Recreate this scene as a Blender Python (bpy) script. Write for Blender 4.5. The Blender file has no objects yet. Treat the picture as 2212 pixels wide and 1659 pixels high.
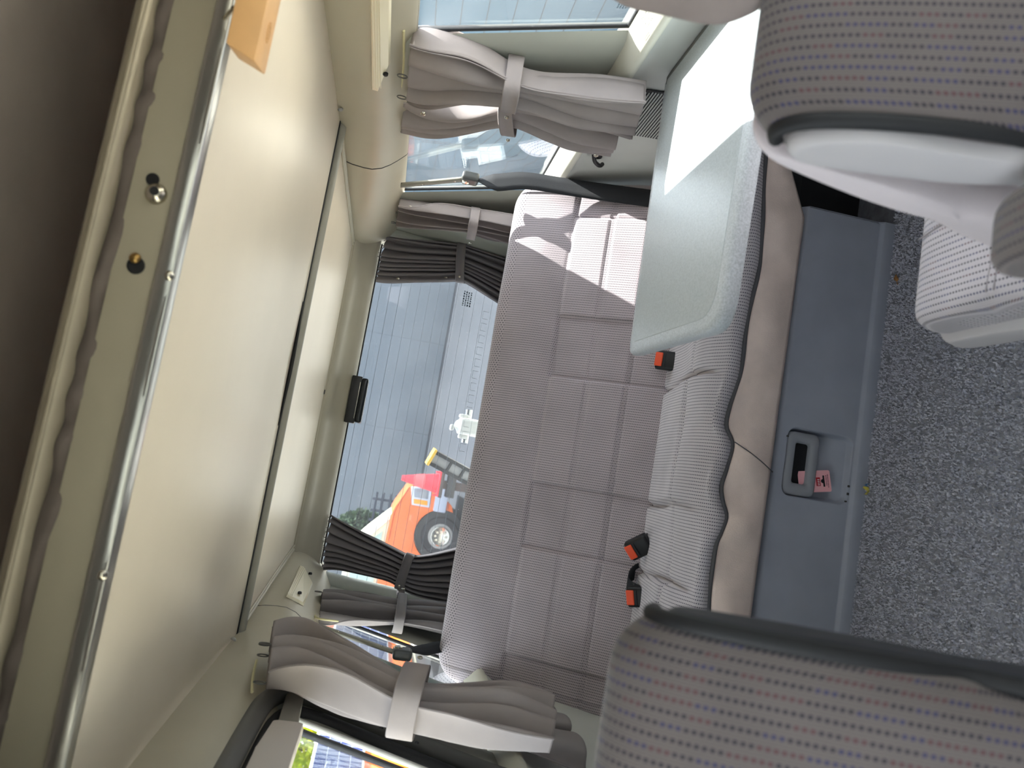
import bpy, bmesh, math, random
import numpy as np
from mathutils import Vector, Matrix
random.seed(7); rng=np.random.default_rng(7)
S=bpy.context.scene; COL=S.collection
# ------------------------------------------------------------------ camera
# metres: X to the right of the upright view, Y towards the tailgate, Z up from the van floor
RX=Vector((0.980,-0.087,0.180)); DN=Vector((0.164,-0.164,-0.973)); FW=Vector((0.114,0.983,-0.147))
FW.normalize(); DN=(DN-FW*DN.dot(FW)).normalized(); RX=DN.cross(FW).normalized()
cam_d=bpy.data.cameras.new('camera'); cam=bpy.data.objects.new('camera',cam_d); COL.objects.link(cam)
m=Matrix.Identity(4)                       # phone held sideways: image right = world down, image up = world right
for i in range(3): m[i][0]=DN[i]; m[i][1]=RX[i]; m[i][2]=-FW[i]
m[0][3],m[1][3],m[2][3]=0,0,1.11
cam.matrix_world=m
cam_d.sensor_fit='HORIZONTAL'; cam_d.sensor_width=36; cam_d.lens=1650/2212*36; cam_d.clip_start=.02; cam_d.clip_end=300
cam_d.dof.use_dof=True; cam_d.dof.focus_distance=2.2; cam_d.dof.aperture_fstop=5.5
S.camera=cam
# ------------------------------------------------------------------ sky, sun, exposure
W=bpy.data.worlds.new('sky'); S.world=W; W.use_nodes=True
nt=W.node_tree; nt.nodes.clear()
wo=nt.nodes.new('ShaderNodeOutputWorld'); bg=nt.nodes.new('ShaderNodeBackground'); sk=nt.nodes.new('ShaderNodeTexSky')
sk.sky_type='HOSEK_WILKIE'; sk.turbidity=3.5; sk.ground_albedo=.3
SUN=Vector((.50,.15,1.0)).normalized(); sk.sun_direction=SUN
bg.inputs[1].default_value=4.0
hz=nt.nodes.new('ShaderNodeMix'); hz.data_type='RGBA'; hz.inputs[0].default_value=.55; hz.inputs[7].default_value=(.66,.655,.64,1)   # thin high haze
nt.links.new(sk.outputs[0],hz.inputs[6]); nt.links.new(hz.outputs[2],bg.inputs[0]); nt.links.new(bg.outputs[0],wo.inputs[0])
sl=bpy.data.lights.new('sun','SUN'); sl.energy=9; sl.angle=.0093; sl.color=(1,.955,.88)
so=bpy.data.objects.new('sun',sl); COL.objects.link(so); so.location=(6,2,9)
so.rotation_euler=SUN.to_track_quat('Z','Y').to_euler()
try: S.cycles.max_bounces=16; S.cycles.diffuse_bounces=9; S.cycles.transparent_max_bounces=24
except Exception: pass
S.view_settings.view_transform='Standard'; S.view_settings.look='None'
S.view_settings.gamma=1; S.view_settings.use_curve_mapping=False
S.view_settings.exposure=1.92
# ------------------------------------------------------------------ materials
def lin(c): return tuple(((v/255)/12.92 if v/255<=.04045 else ((v/255+.055)/1.055)**2.4) for v in c)+(1,)
MATS={}
def mat(name,rgb,rough=.6,metal=0,noise=0,nscale=30,bump=0,bscale=200,spec=.4,trans=0,coat=0):
    if name in MATS: return MATS[name]
    M=bpy.data.materials.new(name); M.use_nodes=True; n=M.node_tree.nodes; l=M.node_tree.links
    b=n['Principled BSDF']; b.inputs['Roughness'].default_value=rough; b.inputs['Metallic'].default_value=metal
    b.inputs['Specular IOR Level'].default_value=spec; b.inputs['Coat Weight'].default_value=coat
    c=lin(rgb); b.inputs['Base Color'].default_value=c
    tc=n.new('ShaderNodeTexCoord')
    if noise:
        t=n.new('ShaderNodeTexNoise'); t.inputs['Scale'].default_value=nscale; t.inputs['Detail'].default_value=5
        l.new(tc.outputs['Object'],t.inputs['Vector'])
        r=n.new('ShaderNodeMapRange'); r.inputs[1].default_value=.3; r.inputs[2].default_value=.7
        r.inputs[3].default_value=1-noise; r.inputs[4].default_value=1+noise
        l.new(t.outputs[0],r.inputs[0])
        mx=n.new('ShaderNodeVectorMath'); mx.operation='SCALE'; mx.inputs[0].default_value=c[:3]
        l.new(r.outputs[0],mx.inputs['Scale']); l.new(mx.outputs[0],b.inputs['Base Color'])
    if bump:
        t2=n.new('ShaderNodeTexNoise'); t2.inputs['Scale'].default_value=bscale; t2.inputs['Detail'].default_value=3
        l.new(tc.outputs['Object'],t2.inputs['Vector'])
        bp=n.new('ShaderNodeBump'); bp.inputs['Strength'].default_value=bump; bp.inputs['Distance'].default_value=.002
        l.new(t2.outputs[0],bp.inputs['Height']); l.new(bp.outputs[0],b.inputs['Normal'])
    if trans:
        tr=n.new('ShaderNodeBsdfTranslucent'); tr.inputs[0].default_value=c
        mxs=n.new('ShaderNodeMixShader'); mxs.inputs[0].default_value=trans
        l.new(b.outputs[0],mxs.inputs[1]); l.new(tr.outputs[0],mxs.inputs[2])
        l.new(mxs.outputs[0],n['Material Output'].inputs[0])
    MATS[name]=M; return M
def mth(n,l,op,a,b=None,c=None):
    k=n.new('ShaderNodeMath'); k.operation=op
    for i,v in enumerate((a,b,c)):
        if v is None: continue
        if isinstance(v,(int,float)): k.inputs[i].default_value=v
        else: l.new(v,k.inputs[i])
    return k.outputs[0]
def fabric(name,base,dot=(38,38,52),col=.5,pitch=.0115,step=.0066,line=.35):
    """woven upholstery: fine ribs with rows of small dark, blue and wine dots; UVs are in metres"""
    M=bpy.data.materials.new(name); M.use_nodes=True; n=M.node_tree.nodes; l=M.node_tree.links
    b=n['Principled BSDF']; b.inputs['Roughness'].default_value=.95; b.inputs['Specular IOR Level'].default_value=.1
    b.inputs['Sheen Weight'].default_value=.25; b.inputs['Sheen Roughness'].default_value=.5
    uv=n.new('ShaderNodeUVMap'); sp=n.new('ShaderNodeSeparateXYZ'); l.new(uv.outputs[0],sp.inputs[0])
    a=mth(n,l,'DIVIDE',sp.outputs[0],pitch); fa=mth(n,l,'FRACT',a); ia=mth(n,l,'FLOOR',a)
    off=mth(n,l,'MULTIPLY',ia,.5)
    g=mth(n,l,'ADD',mth(n,l,'DIVIDE',sp.outputs[1],step),off); fg=mth(n,l,'FRACT',g); ig=mth(n,l,'FLOOR',g)
    da=mth(n,l,'ABSOLUTE',mth(n,l,'SUBTRACT',fa,.5)); dg=mth(n,l,'ABSOLUTE',mth(n,l,'SUBTRACT',fg,.5))
    r2=mth(n,l,'ADD',mth(n,l,'POWER',mth(n,l,'DIVIDE',da,.17),2),mth(n,l,'POWER',mth(n,l,'DIVIDE',dg,.27),2))
    dotm=mth(n,l,'LESS_THAN',r2,1.0)
    linm=mth(n,l,'LESS_THAN',da,.07)
    rib=mth(n,l,'ABSOLUTE',mth(n,l,'SUBTRACT',mth(n,l,'FRACT',mth(n,l,'MULTIPLY',a,4)),.5))
    cx=n.new('ShaderNodeCombineXYZ'); l.new(ia,cx.inputs[0]); l.new(mth(n,l,'FLOOR',mth(n,l,'DIVIDE',ig,3)),cx.inputs[1])
    wn=n.new('ShaderNodeTexWhiteNoise'); l.new(cx.outputs[0],wn.inputs[0])
    cr=n.new('ShaderNodeValToRGB'); cr.color_ramp.interpolation='CONSTANT'
    e=cr.color_ramp.elements; e[0].position=0; e[0].color=lin(dot); e[1].position=.55; e[1].color=lin((48,52,96)) if col else lin(dot)
    k=e.new(.8); k.color=lin((92,56,62)) if col else lin(dot)
    l.new(wn.outputs[0],cr.inputs[0])
    tc=n.new('ShaderNodeTexCoord'); ns=n.new('ShaderNodeTexNoise'); ns.inputs['Scale'].default_value=9; ns.inputs['Detail'].default_value=6
    l.new(tc.outputs['Object'],ns.inputs[0])
    sc=mth(n,l,'MULTIPLY_ADD',ns.outputs[0],.36,.82)
    sc=mth(n,l,'MULTIPLY',sc,mth(n,l,'MULTIPLY_ADD',rib,.3,.86))
    vm=n.new('ShaderNodeVectorMath'); vm.operation='SCALE'; vm.inputs[0].default_value=lin(base)[:3]; l.new(sc,vm.inputs['Scale'])
    m1=n.new('ShaderNodeMix'); m1.data_type='RGBA'; l.new(mth(n,l,'MULTIPLY',linm,line),m1.inputs[0]); l.new(vm.outputs[0],m1.inputs[6]); m1.inputs[7].default_value=lin(dot)
    m2=n.new('ShaderNodeMix'); m2.data_type='RGBA'; l.new(mth(n,l,'MULTIPLY',dotm,.92),m2.inputs[0]); l.new(m1.outputs[2],m2.inputs[6]); l.new(cr.outputs[0],m2.inputs[7])
    l.new(m2.outputs[2],b.inputs['Base Color'])
    bp=n.new('ShaderNodeBump'); bp.inputs['Strength'].default_value=.35; bp.inputs['Distance'].default_value=.001
    l.new(mth(n,l,'SUBTRACT',rib,dotm),bp.inputs['Height']); l.new(bp.outputs[0],b.inputs['Normal'])
    MATS[name]=M; return M
def glass(name,tint,dirt=.05,refl=1.0):
    """car window: tinted, mirror-like at the surface, a film of dust and dried drops"""
    M=bpy.data.materials.new(name); M.use_nodes=True; n=M.node_tree.nodes; l=M.node_tree.links; n.remove(n['Principled BSDF'])
    t=n.new('ShaderNodeBsdfTransparent'); t.inputs[0].default_value=tuple(math.sqrt(v) for v in tint)+(1,)   # two faces per pane
    g=n.new('ShaderNodeBsdfGlossy'); g.inputs['Roughness'].default_value=.01; g.inputs[0].default_value=(.9,.95,1,1)
    lw_=n.new('ShaderNodeLayerWeight'); lw_.inputs[0].default_value=.5; frs=mth(n,l,'MULTIPLY_ADD',mth(n,l,'POWER',lw_.outputs['Facing'],5),.95,.035)
    m=n.new('ShaderNodeMixShader'); l.new(mth(n,l,'MINIMUM',mth(n,l,'MULTIPLY',frs,refl),1.0),m.inputs[0]); l.new(t.outputs[0],m.inputs[1]); l.new(g.outputs[0],m.inputs[2])
    d=n.new('ShaderNodeBsdfDiffuse'); d.inputs[0].default_value=(.75,.78,.8,1)
    tr=n.new('ShaderNodeBsdfTranslucent'); tr.inputs[0].default_value=(.75,.78,.8,1)
    ad=n.new('ShaderNodeMixShader'); ad.inputs[0].default_value=.5; l.new(d.outputs[0],ad.inputs[1]); l.new(tr.outputs[0],ad.inputs[2])
    tc=n.new('ShaderNodeTexCoord')
    ns=n.new('ShaderNodeTexNoise'); ns.inputs['Scale'].default_value=5; ns.inputs['Detail'].default_value=7; l.new(tc.outputs['Object'],ns.inputs[0])
    vo=n.new('ShaderNodeTexVoronoi'); vo.inputs['Scale'].default_value=42; l.new(tc.outputs['Object'],vo.inputs[0])
    sp=mth(n,l,'LESS_THAN',vo.outputs[0],.045)
    f=mth(n,l,'ADD',mth(n,l,'MULTIPLY',ns.outputs[0],dirt),mth(n,l,'MULTIPLY',sp,.25))
    m2=n.new('ShaderNodeMixShader'); l.new(f,m2.inputs[0]); l.new(m.outputs[0],m2.inputs[1]); l.new(ad.outputs[0],m2.inputs[2])
    l.new(m2.outputs[0],n['Material Output'].inputs[0]); MATS[name]=M; return M
BENCH=fabric('bench_fabric',(172,163,167),dot=(40,38,52),col=0,line=.12,pitch=.0068,step=.0048)
CUSH=fabric('cushion_fabric',(194,190,196),dot=(50,50,70),col=0,line=.3,pitch=.0074,step=.005)
FRONT=fabric('front_seat_fabric',(112,105,104),line=.16,pitch=.0088,step=.0054)
JUMP=fabric('jump_seat_fabric',(190,186,192),line=.15,pitch=.0088,step=.0054)
GL_SIDE=glass('side_window_glass',(.78,.82,.84),.05,1.5)
GL_REAR=glass('rear_window_glass',(.36,.40,.44),.05,1.3)
GL_FRONT=glass('windscreen_glass',(.22,.24,.23),.03,1.2)
GL_DOOR=glass('door_glass',(.86,.88,.86),.02,1.0)
GL_LEFT=glass('left_window_glass',(.58,.62,.61),.03,1.2)
CURT=mat('curtain_cloth',(152,144,143),.85,noise=.06,nscale=14,bump=.12,bscale=600,trans=.06,spec=.25)
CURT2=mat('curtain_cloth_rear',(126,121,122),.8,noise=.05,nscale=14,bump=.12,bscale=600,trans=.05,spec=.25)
TRIM=mat('olive_trim_plastic',(176,170,152),.42,noise=.03,nscale=6,bump=.05,bscale=500)
PILL=mat('pillar_plastic',(166,168,158),.5,noise=.03,nscale=8,bump=.08,bscale=700)
LOWER=mat('lower_wall_plastic',(184,187,182),.55,noise=.05,nscale=7,bump=.1,bscale=600)
SILL=mat('sill_plastic',(205,205,192),.5,noise=.03,nscale=9,bump=.08,bscale=700)
BOARD=mat('ceiling_board_laminate',(216,206,189),.38,noise=.05,nscale=3,spec=.35)
ALU=mat('brushed_aluminium',(190,190,186),.28,metal=1,noise=.05,nscale=12)
FASC=mat('fascia_board',(146,140,124),.6,noise=.03,nscale=5)
DARKRUB=mat('black_rubber',(30,31,34),.6)
GREYRUB=mat('grey_rubber',(92,92,90),.55)
BLACK=mat('black_plastic',(22,23,26),.4)
WEB=mat('black_webbing',(27,29,33),.75,bump=.4,bscale=900)
STEEL=mat('steel',(190,185,172),.25,metal=1)
BEIGE=mat('beige_skirt_felt',(236,219,210),.95,noise=.09,nscale=16,bump=.35,bscale=400,spec=.1)
BASE=mat('grey_base_plastic',(162,168,182),.5,noise=.07,nscale=10,bump=.08,bscale=600)
CARP=mat('dark_carpet_base',(152,154,162),1,noise=.25,nscale=40,bump=1,bscale=500,spec=.05)
TABLE=mat('speckled_table_laminate',(166,173,175),.3,noise=.15,nscale=330,spec=.45)
TEDGE=mat('speckled_table_edge',(176,182,186),.35,noise=.22,nscale=380,spec=.4)
LAV=mat('plain_seat_back_cloth',(216,207,211),.95,noise=.05,nscale=12,bump=.2,bscale=500,spec=.1)
SHELL=mat('light_seat_shell_plastic',(190,187,190),.5,noise=.03,nscale=9)
PIPE=mat('grey_piping',(84,84,88),.7)
WOOD=mat('beech_wood',(222,176,122),.5,noise=.08,nscale=22,bump=.05,bscale=120)
RED=mat('orange_red_button',(228,84,48),.4)
LAMP=mat('frosted_lamp_lens',(226,218,192),.3,spec=.5)
DARKFAB=mat('pleated_roof_fabric',(98,90,86),.95,noise=.12,nscale=25,bump=.3,bscale=300)
ROOF=mat('roof_lining',(142,134,130),.9,noise=.10,nscale=7,bump=.15,bscale=200)
# ------------------------------------------------------------------ mesh helpers
def link(o,parent=None):
    COL.objects.link(o)
    if parent is not None: o.parent=parent
    return o
def tag(o,label=None,cat=None,group=None,kind=None):
    if label: o['label']=label
    if cat: o['category']=cat
    if group: o['group']=group
    if kind: o['kind']=kind
    return o
def thing(name,label,cat,loc=(0,0,0),group=None):
    o=bpy.data.objects.new(name,None); o.empty_display_size=.05; COL.objects.link(o); o.location=loc
    return tag(o,label,cat,group)
def place(o,parent):
    """parent a world-space mesh to a thing standing at its own origin"""
    if parent is not None:
        o.parent=parent
        p=parent; off=Vector((0,0,0))
        while p is not None: off+=p.location; p=p.parent
        o.location=-off
    return o
def mk(name,V,F,material,parent=None,smooth=True,uv=None,solid=0,sub=0,sharp=None):
    me=bpy.data.meshes.new(name); me.from_pydata([tuple(map(float,v)) for v in V],[],[tuple(int(i) for i in f) for f in F])
    if uv is not None:
        u=me.uv_layers.new(name='UVMap'); idx=np.zeros(len(me.loops),int); me.loops.foreach_get('vertex_index',idx)
        u.data.foreach_set('uv',np.asarray(uv,float)[idx].ravel())
    me.materials.append(material)
    if smooth:
        me.polygons.foreach_set('use_smooth',[True]*len(me.polygons))
        if sharp: 
            try: me.set_sharp_from_angle(angle=math.radians(sharp))
            except Exception: pass
    me.update()
    o=bpy.data.objects.new(name,me); link(o)
    if solid:
        md=o.modifiers.new('thickness','SOLIDIFY'); md.thickness=solid; md.offset=0
    if sub:
        md=o.modifiers.new('smooth','SUBSURF'); md.levels=sub; md.render_levels=sub
    return place(o,parent)
def grid(name,P,material,parent=None,uv=None,solid=0,smooth=True,close_u=False,flip=False):
    P=np.asarray(P,float); nu,nv=P.shape[:2]; F=[]
    for i in range(nu if close_u else nu-1):
        i2=(i+1)%nu
        for j in range(nv-1):
            q=(i*nv+j,i2*nv+j,i2*nv+j+1,i*nv+j+1); F.append(q[::-1] if flip else q)
    return mk(name,P.reshape(-1,3),F,material,parent,smooth,None if uv is None else np.asarray(uv).reshape(-1,2),solid)
def box(name,lo,hi,material,parent=None,bevel=.004,seg=2,rot=None,smooth=True,uvax=None):
    bm=bmesh.new(); bmesh.ops.create_cube(bm,size=1)
    c=[(a+b)/2 for a,b in zip(lo,hi)]; s=[abs(b-a) for a,b in zip(lo,hi)]
    for v in bm.verts: v.co=Vector([v.co[i]*s[i] for i in range(3)])
    if bevel: bmesh.ops.bevel(bm,geom=list(bm.edges),offset=min(bevel,min(s)*.49),segments=seg,profile=.6,affect='EDGES')
    R=rot if rot is not None else Matrix.Identity(3)
    me=bpy.data.meshes.new(name)
    loc=[v.co.copy() for v in bm.verts]
    for v in bm.verts: v.co=R@v.co+Vector(c)
    bm.to_mesh(me); bm.free()
    if uvax:
        u=me.uv_layers.new(name='UVMap')
        for lp in me.loops:
            p=loc[lp.vertex_index]; u.data[lp.index].uv=(p[uvax[0]],p[uvax[1]])
    me.materials.append(material)
    if smooth:
        me.polygons.foreach_set('use_smooth',[True]*len(me.polygons))
        try: me.set_sharp_from_angle(angle=math.radians(40))
        except Exception: pass
    o=bpy.data.objects.new(name,me); link(o); return place(o,parent)
def frame_of(t):
    t=t/np.linalg.norm(t); a=np.array([0,0,1.]) if abs(t[2])<.9 else np.array([1.,0,0])
    n=np.cross(t,a); n/=np.linalg.norm(n); return n,np.cross(t,n)
def tube(name,path,r,material,parent=None,seg=10,caps=True,flat=None):
    P=np.asarray(path,float); k=len(P); V=[];F=[]
    rr=np.full(k,r) if np.isscalar(r) else np.asarray(r)
    n0=None
    for i in range(k):
        t=P[min(i+1,k-1)]-P[max(i-1,0)]; t=t/np.linalg.norm(t)
        if n0 is None: n0,b=frame_of(t)
        else:
            n0=n0-t*(n0@t); n0/=np.linalg.norm(n0); b=np.cross(t,n0)
        for j in range(seg):
            a=2*math.pi*j/seg; V.append(P[i]+rr[i]*(n0*math.cos(a)+b*math.sin(a)))
    for i in range(k-1):
        for j in range(seg): F.append((i*seg+j,i*seg+(j+1)%seg,(i+1)*seg+(j+1)%seg,(i+1)*seg+j))
    if caps: F.append(tuple(range(seg))[::-1]); F.append(tuple((k-1)*seg+j for j in range(seg)))
    return mk(name,V,F,material,parent,sharp=50)
def lathe(name,prof,origin,axis,material,parent=None,seg=24):
    """profile of (radius, height) turned about an axis"""
    ax=np.asarray(axis,float); ax/=np.linalg.norm(ax); n,b=frame_of(ax); o=np.asarray(origin,float); V=[];F=[]
    for r,h in prof:
        for j in range(seg):
            a=2*math.pi*j/seg; V.append(o+ax*h+r*(n*math.cos(a)+b*math.sin(a)))
    for i in range(len(prof)-1):
        for j in range(seg): F.append((i*seg+j,i*seg+(j+1)%seg,(i+1)*seg+(j+1)%seg,(i+1)*seg+j))
    F.append(tuple(range(seg))[::-1]); F.append(tuple((len(prof)-1)*seg+j for j in range(seg)))
    return mk(name,V,F,material,parent,sharp=40)
def prism(name,poly,vec,material,parent=None,bevel=0,smooth=True):
    """a 3-D outline pushed along a vector, edges softened"""
    bm=bmesh.new(); vs=[bm.verts.new(p) for p in poly]; f=bm.faces.new(vs)
    r=bmesh.ops.extrude_face_region(bm,geom=[f]); 
    for v in [g for g in r['geom'] if isinstance(g,bmesh.types.BMVert)]: v.co+=Vector(vec)
    bmesh.ops.recalc_face_normals(bm,faces=list(bm.faces))
    if bevel: bmesh.ops.bevel(bm,geom=list(bm.edges),offset=bevel,segments=2,profile=.6,affect='EDGES')
    me=bpy.data.meshes.new(name); bm.to_mesh(me); bm.free(); me.materials.append(material)
    if smooth:
        me.polygons.foreach_set('use_smooth',[True]*len(me.polygons))
        try: me.set_sharp_from_angle(angle=math.radians(35))
        except Exception: pass
    o=bpy.data.objects.new(name,me); link(o); return place(o,parent)
def interp(x,xs,ys): return np.interp(x,xs,ys)
def smst(e0,e1,x): t=np.clip((x-e0)/(e1-e0),0,1); return t*t*(3-2*t)
def spline(pts,n):
    P=np.asarray(pts,float); k=len(P); out=[]
    for t in np.linspace(0,k-1,n):
        i=min(int(t),k-2); f=t-i
        p0,p1,p2,p3=P[max(i-1,0)],P[i],P[i+1],P[min(i+2,k-1)]
        out.append(.5*((2*p1)+(-p0+p2)*f+(2*p0-5*p1+4*p2-p3)*f*f+(-p0+3*p1-3*p2+p3)*f**3))
    return np.array(out)
def rrect(x0,x1,y0,y1,r,seg=5):
    out=[]
    for cx,cy,a0 in ((x1-r,y1-r,0),(x0+r,y1-r,90),(x0+r,y0+r,180),(x1-r,y0+r,270)):
        for i in range(seg+1):
            a=math.radians(a0+90*i/seg); out.append((cx+r*math.cos(a),cy+r*math.sin(a)))
    return out
XC=.17
def mir(x): return 2*XC-x
# ================================================================== THE VAN'S SHELL
fl=grid('floor',[[(x,y,0) for y in np.linspace(-.6,3.1,24)] for x in np.linspace(-.64,.98,14)],CARP)
tag(fl,'dark grey looped carpet covering the van floor','floor',kind='structure')
# carpet pile: short tufts, joined (nobody could count them)
def pile():
    n=76000; y=rng.uniform(.72,1.64,n); x=rng.uniform(-.30,.80,n)
    a=rng.uniform(0,2*math.pi,n); h=rng.uniform(.003,.006,n); w=rng.uniform(.0012,.0023,n); lx=rng.normal(0,.0018,(n,2))
    c=np.cos(a)*w; s=np.sin(a)*w
    V=np.zeros((n,4,3)); V[:,0]=np.stack([x-c,y-s,0*x],1); V[:,1]=np.stack([x+c,y+s,0*x],1)
    V[:,2]=np.stack([x+c*.7+lx[:,0],y+s*.7+lx[:,1],h],1); V[:,3]=np.stack([x-c*.7+lx[:,0],y-s*.7+lx[:,1],h],1)
    F=np.arange(n*4).reshape(n,4)
    M=mat('carpet_tufts',(208,210,220),1,noise=.3,nscale=260,spec=.05)
    o=mk('carpet_pile',V.reshape(-1,3),F,M,fl,smooth=False); tag(o,kind='stuff')
pile()
# ---- ceiling: roof bed board, rear panel, profiles
ce=thing('ceiling','beige laminate roof bed board and rear ceiling panel of the van','ceiling'); ce['kind']='structure'
ZC=1.38
box('bed_board',(-.50,.925,ZC),(.85,1.992,ZC+.05),BOARD,ce,bevel=.001)
P=[[(x0,2.02,ZC+.002),(x1,2.745,1.352)] for x0,x1 in ((-.50,-.385),(.85,.715))]
mk('rear_ceiling_panel',[(-.5,2.012,ZC+.002),(.85,2.012,ZC+.002),(.72,2.75,1.352),(-.39,2.75,1.352),(-.5,2.012,ZC+.03),(.85,2.012,ZC+.03),(.72,2.75,1.38),(-.39,2.75,1.38)],
   [(0,1,2,3),(4,7,6,5),(0,4,5,1),(2,6,7,3),(1,5,6,2),(3,7,4,0)],BOARD,ce,smooth=False)
box('seam_rubber',(-.50,1.99,ZC-.002),(.85,2.004,ZC+.02),DARKRUB,ce,bevel=.001)
tube('seam_profile',[(-.50,2.016,ZC-.004),(.2,2.016,ZC-.004),(.85,2.016,ZC-.004)],.013,mat('seam_profile_grey',(150,148,138),.35,noise=.05),ce,seg=12)
box('seam_lip',(-.50,2.028,ZC-.008),(.85,2.034,ZC+.01),TRIM,ce,bevel=.002)
# wavy loose piece of the seal hanging along the seam
grid('loose_seal',[[(x,1.985-.014*math.sin(math.pi*t)-.006*dz,ZC-.001-.008*math.sin(math.pi*t)*dz) for dz in (0,.5,1)] for x,t in zip(np.linspace(.02,.34,24),np.linspace(0,1,24))],DARKRUB,ce,solid=.003)
# front edge of the board: aluminium angle, fascia, pleated fabric, roof rail
box('edge_strip',(-.62,.902,1.3785),(.98,.93,1.3835),ALU,ce,bevel=.0015)
grid('edge_angle',[[(x,yy+.0006*math.sin(x*21)*q,zz) for yy,zz,q in ((.907,1.3785,0),(.9035,1.3792,0),(.9028,1.381,1),(.9028,1.388,1.6),(.9028,1.394,1),(.9032,1.3965,0),(.906,1.398,0))] for x in np.linspace(-.62,.98,30)],ALU,ce,solid=.002)
box('fascia',(-.62,.908,1.395),(.98,.922,1.446),FASC,ce,bevel=.001)
XF=np.linspace(-.62,.98,260)
grid('pleated_fabric',[[(x,.918-.009*math.sin(v*math.pi)-.004*math.sin(x*75+3*math.sin(x*17)+v*2),1.436+.03*v+.003*math.sin(x*61+2*math.sin(x*23))*math.sin(v*math.pi)) for v in np.linspace(0,1,9)] for x in XF],DARKFAB,ce)
box('roof_frame_gap',(-.62,.93,1.44),(.98,.94,1.47),BLACK,ce,bevel=.001)
RAIL=mat('roof_rail_satin',(150,142,126),.35,metal=.3,noise=.05)
tube('roof_rail',[(x,.916,1.475) for x in np.linspace(-.62,.98,20)],.0135,RAIL,ce,seg=18)
tube('roof_rail_bead',[(x,.905,1.4755) for x in np.linspace(-.62,.98,20)],.0042,RAIL,ce,seg=8)
box('roof_shell',(-.66,-.6,1.62),(1.0,3.0,1.66),ROOF,ce,bevel=.01)
# bolts, slots and rivets of the fascia
def dome(name,p,ax,r,parent,mt=STEEL):
    prof=[(r,0),(r*.97,r*.25),(r*.8,r*.55),(r*.45,r*.78),(r*.05,r*.84)]
    return lathe(name,prof,p,ax,mt,parent,18)
dome('fascia_bolt',(.246,.908,1.417),(0,-1,-.12),.0125,ce)
lathe('bolt_socket',[(.0052,0),(.0052,.0022)],(.2465,.8995,1.4165),(0,-1,-.12),BLACK,ce,12)
lathe('fascia_hole',[(.0075,0),(.0075,.001)],(.262,.9078,1.424),(0,-1,0),BLACK,ce,16)
lathe('fascia_hole',[(.010,0),(.010,.001)],(.160,.9078,1.421),(0,-1,0),BLACK,ce,16)
dome('latch_pin',(.168,.9075,1.4235),(.3,-1,0),.0065,ce,mat('brass',(160,130,80),.35,metal=1))
for px in (.155,-.181): dome('rivet',(px,.903,1.3825),(0,-.7,-1),.0062,ce)
# ---- side walls
def side(sgn,name,label):
    """sgn +1: right of the upright view, -1: left; built from its pillars, sill and cant rail"""
    X=(lambda x:x) if sgn>0 else mir
    w=thing(name,label,'wall'); w['kind']='structure'
    def sec(prof,ys,nm,mt,solid=0):
        return grid(nm,[[ (X(px(y) if callable(px) else px),y,(pz(y) if callable(pz) else pz)) for px,pz in prof] for y in ys],mt,w,solid=solid)
    ys=np.linspace(-.55,3.02,40)
    low=[(.955,0),(.945,.2),(.935,.45),(.925,.62),(.918,.70),(.905,.722)]
    sec(low,ys,'lower_panel',LOWER)
    a=[(.905-.012*math.sin(t),.722+.012*(1-math.cos(t))) for t in np.linspace(0,1.6,6)]
    sec([(.905,.722),(.897,.727),(.893,.735),(.897,.744),(.91,.755),(.925,.765),(.935,.772),(.94,.775)],ys,'window_sill',SILL)
    wx=lambda z: .94-(z-.775)*(.078/.43)
    # pillars (y edges lean a little with height)
    for nm,y0b,y1b,y0t,y1t in (('door_pillar',.42,.60,.44,.60),('middle_pillar',1.455,1.70,1.535,1.72),('rear_pillar',2.44,3.02,2.52,3.02)):
        zs=np.linspace(.76,1.225,10)
        G=[]
        for z in zs:
            f=(z-.775)/.43; y0=y0b+(y0t-y0b)*f; y1=y1b+(y1t-y1b)*f; row=[]
            for t in np.linspace(0,1,12):
                e=min(t,1-t)*(y1-y0); bul=.012*(1-math.exp(-e/.015))
                row.append((X(wx(z)-bul),y0+(y1-y0)*t,z))
            G.append(row)
        grid(nm,G,PILL,w)
    # cant rail in two lengths
    front=[(.842,1.40),(.836,1.384),(.826,1.355),(.818,1.32),(.815,1.295),(.820,1.268),(.832,1.245),(.846,1.226),(.858,1.212),(.866,1.203),(.872,1.2)]
    def nar(y): return np.clip((y-2.03)/(2.75-2.03),0,1)
    rear=[((lambda y,p=p: p[0]-.118*nar(y)*max(0,min(1,(p[1]-1.20)/.18))),(lambda y,p=p:p[1]-.026*nar(y)*max(0,min(1,(p[1]-1.2)/.18)))) for p in front]
    sec(rear,np.concatenate([np.linspace(-.5,2.03,24),np.linspace(2.05,2.197,5)]),'cant_rail',TRIM)
    sec(rear,np.linspace(2.2035,2.95,24),'cant_rail',TRIM)
    sec([((lambda y,p=p: p[0](y)+.002),p[1]) for p in rear],np.linspace(2.19,2.21,3),'rail_joint',DARKRUB)
    # bead trim along the ceiling edge with its screws
    bead=[(X(.832),2.03,1.379),(X(.832-.118*.5),2.39,1.366),(X(.832-.118),2.75,1.351)]
    tube('edge_bead',spline(bead,12),.006,TRIM,w,8); 
    bead2=[(bx-.014*sgn,by,bz-.001) for bx,by,bz in bead]
    tube('edge_bead',spline(bead2,12),.0035,TRIM,w,8)
    for f in (.12,.42,.85):
        p=spline(bead,41)[int(f*40)]; dome('trim_screw',(p[0]+.012*sgn,p[1],p[2]-.004),(-.4*sgn,-.1,-1),.006,w,mat('screw_cap',(120,116,104),.35,metal=.5))
    dome('trim_button',(X(.826),1.90,1.372),(-sgn,0,-.4),.007,w,mat('grey_button',(150,150,146),.4))
    return w,X,wx
wr,XR,WX=side(1,'wall_right','olive grey trimmed side wall behind the table')
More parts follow.
